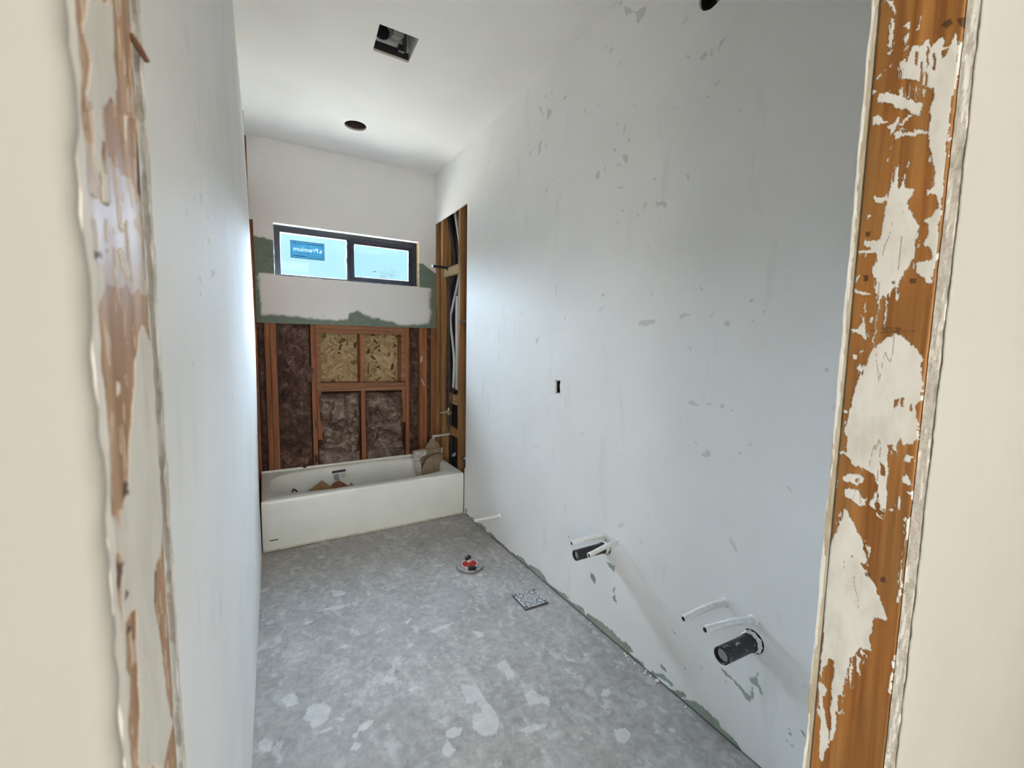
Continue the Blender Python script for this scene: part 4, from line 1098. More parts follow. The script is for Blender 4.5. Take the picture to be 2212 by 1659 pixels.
mb = MB(); mb.box((JX1 + .010, YF - .0127, 0), (1.64, YF, H)); mb.build('room_drywall', M['wall'], wall_front)
mb = MB(); mb.box((-2.7, YH + .017, H), (2.7, YF, 3.40)); mb.box((-2.7, YH + .017, 0), (-0.14, YF, H)); mb.box((1.655, YH + .017, 0), (2.7, YF, H)); mb.build('wall_infill', M['osb'], wall_front)

# jamb studs, painted by trowel
SY0, SY1 = -3.1435, -3.0555
def jamb(xf, xback, z0, z1, na, nb, mat, attrs_fn, name='jamb_stud'):
    ss, tt = np.meshgrid(np.linspace(0, 1, na + 1), np.linspace(0, 1, nb + 1), indexing='ij')
    yy = SY0 + ss * (SY1 - SY0); zz = z0 + tt * (z1 - z0)
    at = attrs_fn(yy, zz)
    sg = -1 if xback > xf else 1
    def fn(s, t):
        e = np.minimum(s, 1 - s) * (SY1 - SY0)
        rd = np.where(e < .003, .003 - np.sqrt(np.maximum(.003 ** 2 - (.003 - e) ** 2, 0)), 0)
        return xf - sg * rd + sg * .0006 * at['comp'], SY0 + s * (SY1 - SY0), z0 + t * (z1 - z0)
    o = grid(name, fn, na, nb, mat, wall_front, at)
    a, b = min(xf, xback), max(xf, xback)
    e = .0012
    mb = MB()
    if sg < 0: a += e
    else: b -= e
    mb.box((a, SY0 + .001, 0.0), (b, SY1 - .001, z0)); mb.box((a, SY0 + .001, z1), (b, SY1 - .001, H))
    mb.box((a + (.004 if sg < 0 else 0), SY0 + .001, z0), (b - (.004 if sg > 0 else 0), SY1 - .001, z1))
    mb.build('stud_body', mat, o)
    return o
def jr(yy, zz):
    w = paint(yy, zz, JRW, .0026, 190, 3, 1.8, .55)
    b_ = paint(yy, zz, JRB, .0014, 160, 5, 1.6, .6)
    d_ = paint(yy, zz, JRD, .0006, 160, 7)
    # fine dry-brush flecks around the trowelled areas
    near = paint(yy, zz, JRW, .010, 70, 13, 2.0, .5)
    fl = (fbm(yy * 520, zz * 110, 19, 3) > .655) & (near > 0)
    scr = (np.abs(fbm(yy * 60, zz * 5, 29, 3) - .5) < .006) & (fbm(yy * 20, zz * 14, 37) > .55)
    b_ = np.maximum(b_, scr * .45)
    comp = np.clip(np.maximum(w, fl * .9) * (1 - b_), 0, 1)
    return {'comp': comp, 'dark': d_}
jamb_r = jamb(JX1, JX1 + .038, 0.70, 2.08, 96, 1300, M['jambR'], jr)
jamb_r['label'] = 'amber wood stud smeared with white compound'
def jl(yy, zz):
    w = paint(yy, zz, JLW, .003, 120, 3, 1.5, .7)
    t_ = paint(yy, zz, JLT, .005, 90, 5)
    d_ = paint(yy, zz, JLD, .001, 160, 7)
    fl = (fbm(yy * 300, zz * 70, 23, 3) > .68)
    return {'comp': np.clip(np.maximum(w, fl * .55), 0, 1), 'thin': t_, 'dark': d_}
jamb_l = jamb(JX0 - .001, JX0 - .039, 1.10, 1.86, 120, 1000, M['jambL'], jl)
jamb_l['label'] = 'pale wood stud with a wedge of smeared compound'

def edge_strip(x, y0, y1, sg, name, mat, seed, compf, rough_room):
    """cut drywall edge facing the opening; y0 the stud side"""
    na, nb = 8, 900
    z0, z1 = 0.0, DOOR_TOP
    ss, tt = np.meshgrid(np.linspace(0, 1, na + 1), np.linspace(0, 1, nb + 1), indexing='ij')
    yy = y0 + ss * (y1 - y0); zz = z0 + tt * (z1 - z0)
    at = {'comp': compf(ss, zz)}
    def fn(s, t):
        z = z0 + t * (z1 - z0)
        wob = (fbm(z * 30, z * 0, seed, 5) - .5) * rough_room * s
        lump = (fbm(z * 90, s * 3, seed + 4) - .5) * .0016 + sg * 0.0
        fold = np.where(s > .999, -sg * .004, 0)
        return x + lump + fold, y0 + s * (y1 - y0) + wob, z
    return grid(name, fn, na, nb, mat, wall_front, at)
# right jamb: room side edge (with compound bead), hall side raw gypsum edge
edge_strip(JX1 + .0005, SY1 + .0005, YF + .0005, -1, 'drywall_edge', M['paperedge'], 71, lambda s, z: ((s > .45 + .35 * (fbm(z * 14, z * 0, 5) - .5) * 2) & (fbm(z * 9, s * 2, 77) > .40 - .35 * (z > 1.55))).astype(float), .004)
edge_strip(JX1 + .0008, SY0 - .0006, YH + .0022, -1, 'drywall_edge', M['gypsum'], 73, lambda s, z: (fbm(z * 26, s * 4, 79) > .63 - .16 * (z > 1.80)).astype(float), .002)
# left jamb
edge_strip(JX0 + .0012, SY1 + .0002, YF + .0005, 1, 'drywall_edge', M['gypsum'], 81, lambda s, z: (fbm(z * 60, s * 3, 83) > .55).astype(float), .0035)
edge_strip(JX0 - .0002, SY0 - .0006, YH + .005, 1, 'drywall_edge', M['compound'], 85, lambda s, z: s * 0, .004)
# backing so no gap opens behind the edges
mb = MB(); mb.box((JX0 - .02, YF - .0127, 0), (JX0 - .003, YF - .0012, DOOR_TOP)); mb.box((JX1 + .004, YF - .0127, 0), (JX1 + .02, YF - .0012, DOOR_TOP)); mb.box((JX0 - .03, YH + .004, 0), (JX0 - .004, SY0, DOOR_TOP)); mb.box((JX1 + .004, YH + .003, 0), (JX1 + .03, SY0, DOOR_TOP))
mb.build('drywall_core', M['gypsum'], wall_front)
# splinter sticking out of the left stud
mb = MB(); mb.n = 7
a = Vector((JX0 - .001, -3.0605, 1.6372)); b = Vector((JX0 + .0048, -3.0580, 1.6272)); t = b - a
mb.rings([(a, t, .0012), (a + t * .5, t, .0017), (b, t, .0012)])
mb.build('splinter', M['splinter'], jamb_l)

# ---------------- hall round the camera
hall = [('wall_hall_left', (-2.75, -6.6, 0), (-2.6, YH, H)), ('wall_hall_right', (2.6, -6.6, 0), (2.75, YH, H)), ('ceiling_hall', (-2.75, -6.6, H), (2.75, YH + .016, H + .12))]
hall.append(('hall_light_baffle', (-0.46, -4.05, 0), (-0.34, YH - .004, H)))  # unseen wall added to shade the left hall face and bounce light
for nm, a, b in hall:
    mb = MB(); mb.box(a, b); struct(mb.build(nm, M['hall_white']))
mb = MB(); mb.box((-2.75, -6.75, 0), (-2.32, -6.42, H)); mb.box((1.12, -6.75, 0), (2.75, -6.42, H)); mb.box((-2.32, -6.75, 2.74), (1.12, -6.42, H)); mb.box((-2.32, -6.75, 0), (1.12, -6.42, 0.38))
struct(mb.build('wall_hall_back', M['hall_white']))
mb = MB(); mb.box((-2.32, -6.72, 0.38), (1.12, -6.66, 2.74)); struct(mb.build('window_2', M['paper']))

# ---------------- ground outside
mb = MB(); mb.box((-18, 0.93, -0.35), (20, 34, -0.15)); struct(mb.build('ground', M['ground']))

# ------------------------------------------------------------------ window
win = bpy.data.objects.new('window_1', None); COL.objects.link(win); win.location = ((WX0 + WX1) / 2, 0.80, WZ0)
struct(win, 'black framed sliding window high in the back wall')
mb = MB()
mb.box((WX0 - .012, YB + .001, WZ1), (WX1 + .012, YS, WZ1 + .012)); mb.box((WX0 - .012, YB + .001, WZ0 - .012), (WX1 + .012, YS, WZ0))
mb.box((WX0 - .012, YB + .001, WZ0), (WX0, YS, WZ1))
mb.build('reveal', M['compound'], win)
mb = MB(); mb.box((WX1, YB + .001, WZ0), (WX1 + .012, YS, WZ1)); mb.build('reveal_side', M['block'], win)
def edge_lip():
    """lumpy compound where the reveal meets the board"""
    mb = MB(); mb.n = 6
    rr = np.random.RandomState(4)
    for (p, q) in (((WX0, WZ1), (WX1, WZ1)), ((WX0, WZ0), (WX0, WZ1)), ((WX1, WZ0), (WX1, WZ1)), ((WX0, WZ0), (WX1, WZ0))):
        nseg = 60 if p[1] == q[1] else 22
        R = []
        for k in range(nseg + 1):
            t = k / nseg
            R.append(((p[0] + (q[0] - p[0]) * t, YB, p[1] + (q[1] - p[1]) * t), (q[0] - p[0], 0, q[1] - p[1]), .0015 + .0035 * rr.rand() ** 2))
        mb.rings(R)
    return mb.build('reveal_lip', M['compound'], win, True)
edge_lip()
FY0, FY1 = 0.812, 0.872
mb = MB()
fz0, fz1, fx0, fx1 = WZ0 + .001, WZ1 - .001, WX0 + .001, WX1 - .001
mb.box((fx0, FY0, fz0), (.204, FY1, fz1), .003); mb.box((1.330, FY0, fz0), (fx1, FY1, fz1), .003)
mb.box((.200, FY0, 2.374), (1.335, FY1, fz1), .003); mb.box((.200, FY0, fz0), (1.335, FY1, 2.030), .003)
mb.build('frame', M['navy'], win)
mb = MB(); mb.box((.730, FY0 + .004, 2.028), (.756, FY1 - .02, 2.376), .003); fm = mb.build('meeting_rail', M['navy'], win)
mb = MB(); mb.prism([(.726, 2.225), (.720, 2.215), (.719, 2.175), (.726, 2.165), (.731, 2.165), (.731, 2.225)], 1, FY0 - .004, FY0 + .006); mb.build('latch', M['grey_ink'], fm)
sash = MB()
sash.box((.757, FY0 + .012, 2.030), (.796, FY0 + .044, 2.374), .003); sash.box((1.292, FY0 + .012, 2.030), (1.331, FY0 + .044, 2.374), .003)
sash.box((.796, FY0 + .012, 2.350), (1.292, FY0 + .044, 2.374), .003); sash.box((.796, FY0 + .012, 2.030), (1.292, FY0 + .044, 2.064), .003)
sa = sash.build('sliding_sash', M['navy'], win)
mb = MB(); mb.box((.794, FY0 + .026, 2.062), (1.294, FY0 + .032, 2.352)); mb.build('pane', M['glass_dusty'], sa)
mb = MB(); mb.box((.202, .846, 2.028), (.732, .852, 2.376)); pane = mb.build('pane', M['glass'], win)
# stains on the dusty pane
for k, P in enumerate([[(.955, 2.118), (.965, 2.128), (.980, 2.131), (.992, 2.126), (.993, 2.118), (.988, 2.122), (.978, 2.126), (.966, 2.123), (.958, 2.115)], [(1.028, 2.131), (1.033, 2.133), (1.032, 2.125)], [(.912, 2.112), (.919, 2.113), (.915, 2.109)], [(.995, 2.108), (1.0, 2.110), (.997, 2.104)]]):
    mb = MB(); mb.prism(P, 1, FY0 + .0245, FY0 + .0255); mb.build('stain', M['ink'], sa)
# sticker on the outside of the fixed pane, read from behind
SX0, SX1, SZ0, SZ1 = .281, .549, 2.180, 2.326
def flat(rects, mat, y, parent, name):
    mb = MB()
    for (a, b, c, d) in rects:
        x0 = SX0 + a * (SX1 - SX0); x1 = SX0 + b * (SX1 - SX0); z0 = SZ0 + c * (SZ1 - SZ0); z1 = SZ0 + d * (SZ1 - SZ0)
        mb.box((x0, y, z0), (x1, y + .0003, z1))
    return mb.build(name, mat, parent)
stk = flat([(0, 1, 0, 1)], M['st_blue'], .8535, pane, 'sticker')
e = .0002
flat([(.0, .012, 0, 1), (.04, .05, .05, .95), (.93, .942, .06, .94), (.985, 1, 0, 1), (0, 1, 0, .03), (0, 1, .965, 1), (.5, .51, .05, .95)], M['st_ink'], .8531, pane, 'sticker_rules')
flat([(.20, .50, .84, .88), (.52, .93, .84, .90), (.20, .36, .77, .79), (.52, .93, .74, .755), (.08, .93, .335, .35), (.08, .46, .26, .27), (.08, .46, .10, .17), (.54, .92, .22, .235), (.54, .92, .15, .165), (.54, .92, .08, .11), (.28, .29, .05, .33)], M['st_mid'], .8532, pane, 'sticker_lines')
flat([(.095, .17, .70, .73)], M['st_ink'], .8530, pane, 'sticker_bar')
mb = MB()
cx, cz, R0, R1 = SX0 + .132 * (SX1 - SX0), SZ0 + .865 * (SZ1 - SZ0), .0065, .0125
pts = [(cx + R1 * math.cos(a), cz + R1 * math.sin(a)) for a in np.linspace(-1.2, 4.34, 26)] + [(cx + R0 * math.cos(a), cz + R0 * math.sin(a)) for a in np.linspace(4.34, -1.2, 26)]
mb.prism(pts, 1, .8530, .8533); mb.build('sticker_emblem', M['st_ink'], pane)
cu = bpy.data.curves.new('txt', 'FONT'); cu.body = 'Premium'; cu.size = .062; cu.offset = .0009
to = bpy.data.objects.new('txt', cu); COL.objects.link(to)
bpy.context.view_layer.update()
dg = bpy.context.evaluated_depsgraph_get()
tm = bpy.data.meshes.new_from_object(to.evaluated_get(dg))
tv = np.array([v.co[:] for v in tm.vertices]); tf = [tuple(p.vertices) for p in tm.polygons]
bpy.data.objects.remove(to, do_unlink=True)
w_ = tv[:, 0].max() - tv[:, 0].min()
tx = SX0 + .805 * (SX1 - SX0) - (tv[:, 0] - tv[:, 0].min()) / w_ * .72 * (SX1 - SX0)
tz = SZ0 + .42 * (SZ1 - SZ0) + tv[:, 1] * .80
mesh_obj('sticker_lettering', np.stack([tx, np.full_like(tx, .8529), tz], 1), tf, M['st_white'], pane)
mb = MB(); mb.prism([(SX0 + .82 * (SX1 - SX0), SZ0 + .42 * (SZ1 - SZ0)), (SX0 + .925 * (SX1 - SX0), SZ0 + .42 * (SZ1 - SZ0)), (SX0 + .925 * (SX1 - SX0), SZ0 + .62 * (SZ1 - SZ0))], 1, .8529, .8531); mb.build('sticker_triangle', M['st_white'], pane)

# ------------------------------------------------------------------ bathtub
tub = thing('bathtub', (0.762, 0.37, 0.0), 'white enamel alcove bathtub under the window at the back', 'bathtub')
TH = 0.362
def rect_pt(a, x0, x1, y0, y1):
    cx, cy = (x0 + x1) / 2, (y0 + y1) / 2; hx, hy = (x1 - x0) / 2, (y1 - y0) / 2
    dx, dy = math.cos(a) * hx, math.sin(a) * hy
    k = 1 / max(abs(dx) / hx, abs(dy) / hy)
    return cx + dx * k, cy + dy * k
N = 160
ang = [2 * math.pi * (k + .5) / N - math.pi / 4 for k in range(N)]
ang += [math.pi / 4, 3 * math.pi / 4, 5 * math.pi / 4, -math.pi / 4 + 1e-9]
ang = sorted(set(a % (2 * math.pi) for a in ang)); N = len(ang)
def basin(a, x0, x1, y0, y1, pw):
    cx, cy = (x0 + x1) / 2, (y0 + y1) / 2; c, s = math.cos(a), math.sin(a)
    return cx + (x1 - x0) / 2 * math.copysign(abs(c) ** (2 / pw), c), cy + (y1 - y0) / 2 * math.copysign(abs(s) ** (2 / pw), s)
tv, rings_ = [], [
    ('r', 0.003, 1.521, 0.006, .738, 0.0), ('r', 0.003, 1.521, 0.004, .738, 0.045), ('r', 0.003, 1.521, 0.0, .738, 0.060), ('r', 0.003, 1.521, 0.0, .738, TH - .022), ('r', .004, 1.520, .002, .738, TH - .010), ('r', .006, 1.518, .007, .738, TH - .003), ('r', .010, 1.514, .016, .736, TH),
    ('b', .060, 1.474, .076, .690, TH - .001, 3.4), ('b', .068, 1.466, .084, .684, TH - .004, 3.4), ('b', .074, 1.462, .090, .678, TH - .012, 3.4), ('b', .090, 1.456, .097, .672, TH - .035, 3.4),
    ('b', .140, 1.445, .110, .660, .24, 3.2), ('b', .215, 1.425, .128, .640, .13, 3.0), ('b', .255, 1.405, .150, .618, .085, 2.8), ('b', .31, 1.37, .20, .57, .068, 2.6), ('b', .5, 1.2, .30, .47, .063, 2.3)]
for R in rings_:
    for a in ang:
        x, y = rect_pt(a, *R[1:5]) if R[0] == 'r' else basin(a, *R[1:5], R[6])
        tv.append((x, y, R[5]))
tf = []
for i in range(len(rings_) - 1):
    for k in range(N):
        k2 = (k + 1) % N
        tf.append((i * N + k, i * N + k2, (i + 1) * N + k2, (i + 1) * N + k))
tf.append(tuple(range((len(rings_) - 1) * N, len(rings_) * N)))
mb = MB(); mb.add(tv, tf); mb.build('tub_shell', M['tub'], tub, True)
mb = MB(); mb.box((.006, .728, TH - .002), (1.518, .739, TH + .018), .003); mb.build('tile_flange', M['tub'], tub)
mb = MB(); mb.n = 8; mb.path([(.003, -.003, .004), (.5, -.002, .004), (1.0, -.004, .003), (1.52, -.002, .005)], .006); mb.build('caulk_bead', M['caulk'], tub)
# label stuck on the inner wall
def tubwall_y(z): return .672 - (TH - .035 - z) * .11
def on_tub(poly, mat, name, lift):
    v = [(x, tubwall_y(z) - lift, z) for x, z in poly]
    return mesh_obj(name, v, [tuple(range(len(v)))], mat, tub)
lab = on_tub([(.545, .325), (.660, .330), (.668, .185), (.553, .180)], M['tub'], 'warning_label', .004)
on_tub([(.545, .326), (.660, .331), (.661, .310), (.546, .305)], M['ink'], 'label_header', .005)
on_tub([(.558, .295), (.600, .297), (.605, .235), (.585, .222), (.562, .235)], M['grey_ink'], 'label_figure', .005)
on_tub([(.615, .298), (.655, .300), (.660, .262), (.620, .255)], M['paper'], 'label_print', .005)
on_tub([(.560, .205), (.665, .212), (.665, .207), (.560, .200)], M['grey_ink'], 'label_text', .005)
on_tub([(.575, .192), (.667, .198), (.667, .193), (.575, .187)], M['grey_ink'], 'label_text', .005)
mb = MB(); mb.box((.046, -.0012, .072), (.098, .001, .079)); mb.build('scuff', M['ink'], tub)

# ------------------------------------------------------------------ rubbish in the tub
def sheet(name, pts3, th, mat, parent=None, label=None, cat=None, fold=0.0):
    """thin board from a planar outline, given thickness along its normal"""
    P = [Vector(p) for p in pts3]
    nrm = Vector((0, 0, 0))
    for i in range(len(P)):
        nrm += P[i].cross(P[(i + 1) % len(P)])
    nrm.normalize()
    c = sum(P, Vector()) / len(P)
    u = (P[1] - P[0]).normalized(); w = nrm.cross(u)
    tri = tessellate_polygon([[Vector(((p - c).dot(u), (p - c).dot(w), 0)) for p in P]])
    n = len(P)
    V = [p + nrm * th / 2 for p in P] + [p - nrm * th / 2 for p in P]
    F = [tuple(t) for t in tri] + [tuple(i + n for i in t[::-1]) for t in tri] + [(k, (k + 1) % n, n + (k + 1) % n, n + k) for k in range(n)]
    o = mesh_obj(name, V, F, mat, parent)
    if label: setp(o, label, cat)
    return o
sheet('cardboard_scrap', [(.300, .20, .085), (.50, .20, .085), (.500, .36, .285), (.435, .40, .338), (.300, .355, .262)], .004, M['card'], None, 'pointed brown cardboard scrap lying in the middle of the bathtub', 'cardboard')
sheet('cardboard_scrap', [(.500, .27, .085), (.72, .27, .085), (.665, .42, .235), (.585, .47, .290), (.545, .47, .290), (.500, .44, .262)], .004, M['cardred'], None, 'rust brown cardboard scrap beside the pointed one in the bathtub', 'cardboard')
sheet('plastic_shard', [(.655, .38, .075), (.72, .38, .075), (.700, .425, .235), (.662, .438, .280), (.650, .43, .25)], .003, M['film'], None, 'small grey triangular shard standing in the bathtub', 'debris')
mb = MB(); mb.n = 8
mb.path([(.235, .30, .172), (.215, .33, .215), (.214, .38, .262), (.222, .41, .290), (.236, .42, .282), (.252, .43, .262)], .007)
setp(mb.build('wire_scrap', M['splinter'], None, True), 'small dark curl of scrap at the left end of the bathtub', 'debris')
box = thing('torn_carton', (1.36, .40, .066), 'torn grey brown carton leaning in the right end of the bathtub', 'carton')
sheet('front_panel', [(1.262, .335, .075), (1.415, .335, .075), (1.470, .36, .17), (1.492, .40, .30), (1.490, .43, .425), (1.40, .44, .435), (1.335, .425, .40), (1.285, .405, .33), (1.268, .385, .25)], .005, M['kraft'], box)
sheet('rear_flap', [(1.275, .50, .20), (1.492, .46, .20), (1.497, .46, .470), (1.462, .465, .525), (1.412, .47, .582), (1.388, .47, .575), (1.345, .49, .50), (1.300, .50, .42)], .005, M['kraft'], box)
sheet('side_panel', [(1.238, .33, .075), (1.262, .335, .075), (1.275, .40, .33), (1.262, .45, .47), (1.215, .46, .475), (1.222, .40, .30)], .004, M['film'], box)
mb = MB(); mb.n = 8; mb.path([(1.205, .455, .478), (1.30, .45, .492), (1.40, .445, .488), (1.488, .44, .490)], .005); mb.build('folded_edge', M['card'], box, True)
mb = MB(); mb.n = 8; mb.path([(1.488, .44, .490), (1.490, .438, .46), (1.488, .435, .435)], .004); mb.build('folded_edge', M['compound'], box, True)
sheet('plastic_film', [(1.225, .44, .39), (1.330, .43, .44), (1.340, .44, .487), (1.225, .46, .476)], .002, M['film'], box)
mb = MB(); mb.n = 8; mb.path([(1.286, .385, .10), (1.275, .39, .20), (1.285, .405, .32), (1.335, .42, .405), (1.42, .43, .44), (1.49, .43, .435)], .0035); mb.build('torn_seam', M['splinter'], box, True)

# ------------------------------------------------------------------ plumbing in the right alcove wall
shp = thing('shower_plumbing', (1.560, .446, .60), 'dark shower riser with black arm, valve and tub spout pipe in open stud bay', 'plumbing')
mb = MB(); mb.n = 14; mb.path([(1.562, .452, .85), (1.562, .452, 1.5), (1.562, .452, 2.135), (1.556, .454, 2.158)], .009, 4); mb.build('riser_pipe', M['copper'], shp, True)
mb = MB(); mb.n = 14; mb.hollow([(1.566, .456, 2.163), (1.48, .458, 2.166), (1.405, .460, 2.167)], .0125, .009, .02); mb.build('shower_arm', M['black_plastic'], shp, True)
mb = MB(); mb.n = 14; mb.rings([((1.412, .460, 2.167), (-1, 0, 0), .0145), ((1.403, .460, 2.167), (-1, 0, 0), .0145)]); mb.build('arm_collar', M['grey_ink'], shp)
mb = MB(); mb.n = 14; mb.rings([((1.556, .454, 2.14), (0, 0, 1), .014), ((1.556, .454, 2.178), (0, 0, 1), .016)]); mb.box((1.566, .43, 2.145), (1.572, .482, 2.176)); mb.build('elbow', M['black_plastic'], shp)
mb = MB(); mb.n = 14
mb.rings([((1.560, .446, .795), (0, 0, 1), .016), ((1.560, .446, .81), (0, 0, 1), .020), ((1.560, .446, .845), (0, 0, 1), .020), ((1.560, .446, .865), (0, 0, 1), .013)])
mb.rings([((1.560, .395, .828), (0, 1, 0), .013), ((1.560, .505, .828), (0, 1, 0), .013)]); mb.rings([((1.556, .446, .826), (-1, 0, 0), .016), ((1.505, .446, .824), (-1, 0, 0), .012), ((1.470, .446, .822), (-1, 0, 0), .006)])
mb.build('mixing_valve', M['brass'], shp, True)
mb = MB(); mb.n = 12; mb.path([(1.560, .446, .80), (1.560, .440, .70), (1.562, .425, .63)], .010); mb.build('spout_drop', M['copper'], shp, True)
mb = MB(); mb.n = 12; mb.hollow([(1.566, .424, .616), (1.47, .422, .612), (1.392, .420, .608)], .010, .007, .02); mb.rings([((1.398, .42, .62), (0, 0, 1), .012), ((1.398, .42, .582), (0, 0, 1), .012)]); mb.build('spout_pipe', M['wirewhite'], shp, True)
mb = MB(); mb.n = 12; mb.path([(1.560, .500, .828), (1.562, .502, 1.0), (1.575, .505, 1.6), (1.585, .51, 2.0)], .009); mb.build('hot_pipe', M['copper'], shp, True)
mb = MB(); mb.n = 12; mb.path([(1.560, .398, .828), (1.566, .395, .93), (1.576, .384, 1.058)], .009); mb.rings([((1.577, .384, 1.03), (0, 0, 1), .013), ((1.578, .384, 1.062), (0, 0, 1), .013)]); mb.build('cold_pipe', M['copper'], shp, True)
mb = MB(); mb.n = 14; mb.path([(1.578, .384, 1.05), (1.580, .374, 1.20), (1.580, .368, 1.316), (1.581, .408, 1.48), (1.588, .478, 1.69), (1.600, .452, 1.83), (1.612, .345, 2.06), (1.612, .325, 2.20), (1.612, .328, 2.356), (1.612, .372, 2.49), (1.612, .43, 2.66), (1.612, .47, 2.95)], .0115)
setp(mb.build('water_tube', M['pex'], None, True), 'white flexible water tube curving up the open stud bay', 'tube')
mb = MB(); mb.n = 18; mb.path([(1.605, .48, .10), (1.605, .49, .6), (1.605, .53, 1.2), (1.606, .535, 1.87), (1.606, .45, 2.06), (1.606, .41, 2.21), (1.606, .475, 2.43), (1.606, .55, 2.63), (1.606, .545, 2.93)], .020)
setp(mb.build('vent_pipe', M['black_plastic'], None, True), 'black plastic vent pipe bending behind the white water tube', 'pipe')
mb = MB(); mb.n = 20; mb.path([(1.607, .33, 1.05), (1.607, .33, 1.9)], .030)
setp(mb.build('supply_pipe_cover', M['pex'], None, True), 'wide pale grey pipe sleeve deep in the open stud bay', 'pipe')
for k, (y, z, lb) in enumerate([(.345, .440, 'black drain elbow low in the open stud bay, left of the near stud'), (.085, .470, 'black drain elbow low in the open stud bay, right of the near stud')]):
    t_ = thing('drain_elbow', (1.590, y, .10), lb, 'pipe', 'drain elbows behind the tub')
    mb = MB(); mb.n = 20; mb.hollow([(1.600, y, .10), (1.600, y, .36), (1.596, y - .005, .42), (1.570, y - .012, z)], .032, .026, .03); mb.build('elbow', M['black_plastic'], t_, True)
    mb = MB(); mb.n = 20; mb.rings([((1.572, y - .0115, z - .003), (-.6, -.15, .8), .025), ((1.573, y - .0115, z - .005), (-.6, -.15, .8), .0245)]); mb.build('cap', M['plug'], t_)
mb = MB(); mb.box((1.545, .128, 1.655), (1.56, .139, 1.668)); mb.box((1.528, -.02, 1.655), (1.545, .139, 1.668)); setp(mb.build('pipe_bracket', M['black_plastic']), 'short black bracket at the cut edge of the right wall', 'bracket')

# ------------------------------------------------------------------ stub-outs on the right wall
def supply(base, tip, lab, r=.011, bend=.0, grp='white water stubs on the right wall'):
    t_ = thing('water_stub', (XR, base[1], base[2]), lab, 'pipe', grp)
    b = Vector(base); q = Vector(tip); mid = b.lerp(q, .45) + Vector((0, 0, bend))
    inn = b + (b - q).normalized() * .03
    mb = MB(); mb.n = 18; mb.hollow([inn, b, mid, q], r, r * .72, .03, .0016); mb.build('pipe', M['white_pipe'], t_, True)
    d = (q - b).normalized()
    mb = MB(); mb.n = 18; mb.rings([(q - d * .004, d, r * .70), (q - d * .003, d, r * .70)]); mb.build('bore_shade', M['dark'], t_)  # black disc painting the shade inside the open pipe end
    mb = MB(); mb.n = 18; mb.rings([(Vector(base) + Vector((.002, 0, 0)), (-1, 0, 0), r * 1.7), (Vector(base) + Vector((-.004, 0, 0)), (-1, 0, 0), r * 1.45), (Vector(base) + Vector((-.010, 0, 0)), (-1, 0, 0), r * 1.05)]); mb.build('compound_collar', M['compound'], t_, True)
    return t_
supply((XR, -.652, .213), (1.318, -.650, .214), 'single white water stub low on the right wall nearest the bathtub', .0098)
supply((XR, -1.772, .517), (1.314, -1.764, .521), 'far one of the two white water stubs nearer the bathtub, above the drain', .0115, .006)
supply((XR, -1.867, .526), (1.326, -1.880, .509), 'near one of the two white water stubs nearer the bathtub, crossing the drain', .0115, .006)
supply((XR, -2.433, .528), (1.290, -2.428, .534), 'far one of the two white water stubs nearest the doorway', .0115, .008)
supply((XR, -2.540, .521), (1.285, -2.516, .549), 'near one of the two white water stubs nearest the doorway, above the drain', .0118, .008)
def drain(base, tip, r, lab, mat='abs'):
    t_ = thing('drain_stub', (XR, base[1], base[2]), lab, 'pipe', 'black drain stubs on the right wall')
    b = Vector(base); q = Vector(tip); d = (q - b).normalized()
    mb = MB(); mb.n = 32; mb.hollow([b - d * .04, b.lerp(q, .5), q], r, r * .80, .018); mb.build('pipe', M[mat], t_, True)
    mb = MB(); mb.n = 32; mb.rings([(q - d * .015, d, r * .78), (q - d * .011, d, r * .74), (q - d * .0105, d, r * .2), (q - d * .007, d, r * .12)]); mb.build('test_plug', M['plug'], t_, True)
    rr = np.random.RandomState(int(abs(base[1]) * 100)); mb = MB(); mb.n = 28
    mb.rings([(b + d * (-.002), d, r * 1.35), (b + d * .006, d, r * 1.28), (b + d * .016, d, r * 1.16), (b + d * .020, d, r * 1.03)])
    for i, v in enumerate(mb.v):
        c = b + d * ((Vector(v) - b).dot(d)); o_ = Vector(v) - c
        mb.v[i] = tuple(c + o_ * (1 + rr.uniform(-.12, .14)) + d * rr.uniform(-.003, .004))
    mb.build('torn_collar', M['compound'], t_, True)
    mb = MB(); mb.n = 28; mb.rings([(b + d * .0, d, r * 1.40), (b + d * .004, d, r * 1.42), (b + d * .0045, d, r * 1.0)]); mb.build('hole_shade', M['dark'], t_)  # solid black ring painting the shade of a hole round the pipe
    mb = MB(); mb.n = 28; mb.rings([(b + d * .018, d, r * 1.09), (b + d * .026, d, r * 1.09)]); mb.build('coupling', M['black_plastic'], t_, True)
drain((XR, -1.782, .462), (1.332, -1.777, .462), .0255, 'thinner black drain stub below white water stubs nearer the bathtub', 'black_plastic')
drain((XR, -2.545, .444), (1.352, -2.538, .447), .0285, 'stout splashed black drain stub nearest the doorway')

# outlet slot and light box
ob = thing('outlet_box', (XR + .02, -1.33, 1.19), 'small dark slot for an outlet in the white right wall', 'electrical box')
mb = MB(); mb.box((XR + .066, -1.366, 1.186), (XR + .07, -1.296, 1.29)); mb.box((XR + .013, -1.370, 1.186), (XR + .07, -1.366, 1.29)); mb.box((XR + .013, -1.296, 1.186), (XR + .07, -1.292, 1.29)); mb.box((XR + .013, -1.37, 1.29), (XR + .07, -1.292, 1.294)); mb.box((XR + .013, -1.37, 1.182), (XR + .07, -1.292, 1.186))
mb.build('box', M['black_plastic'], ob)
mb = MB(); mb.n = 8; mb.path([(XR + .05, -1.315, 1.21), (XR + .03, -1.312, 1.24), (XR + .05, -1.314, 1.27)], .003); mb.build('wire', M['grey_ink'], ob, True)
lb = thing('light_box', (XR + .02, -2.222, 2.73), 'round black light fixture box high on the right wall at the top edge', 'electrical box')
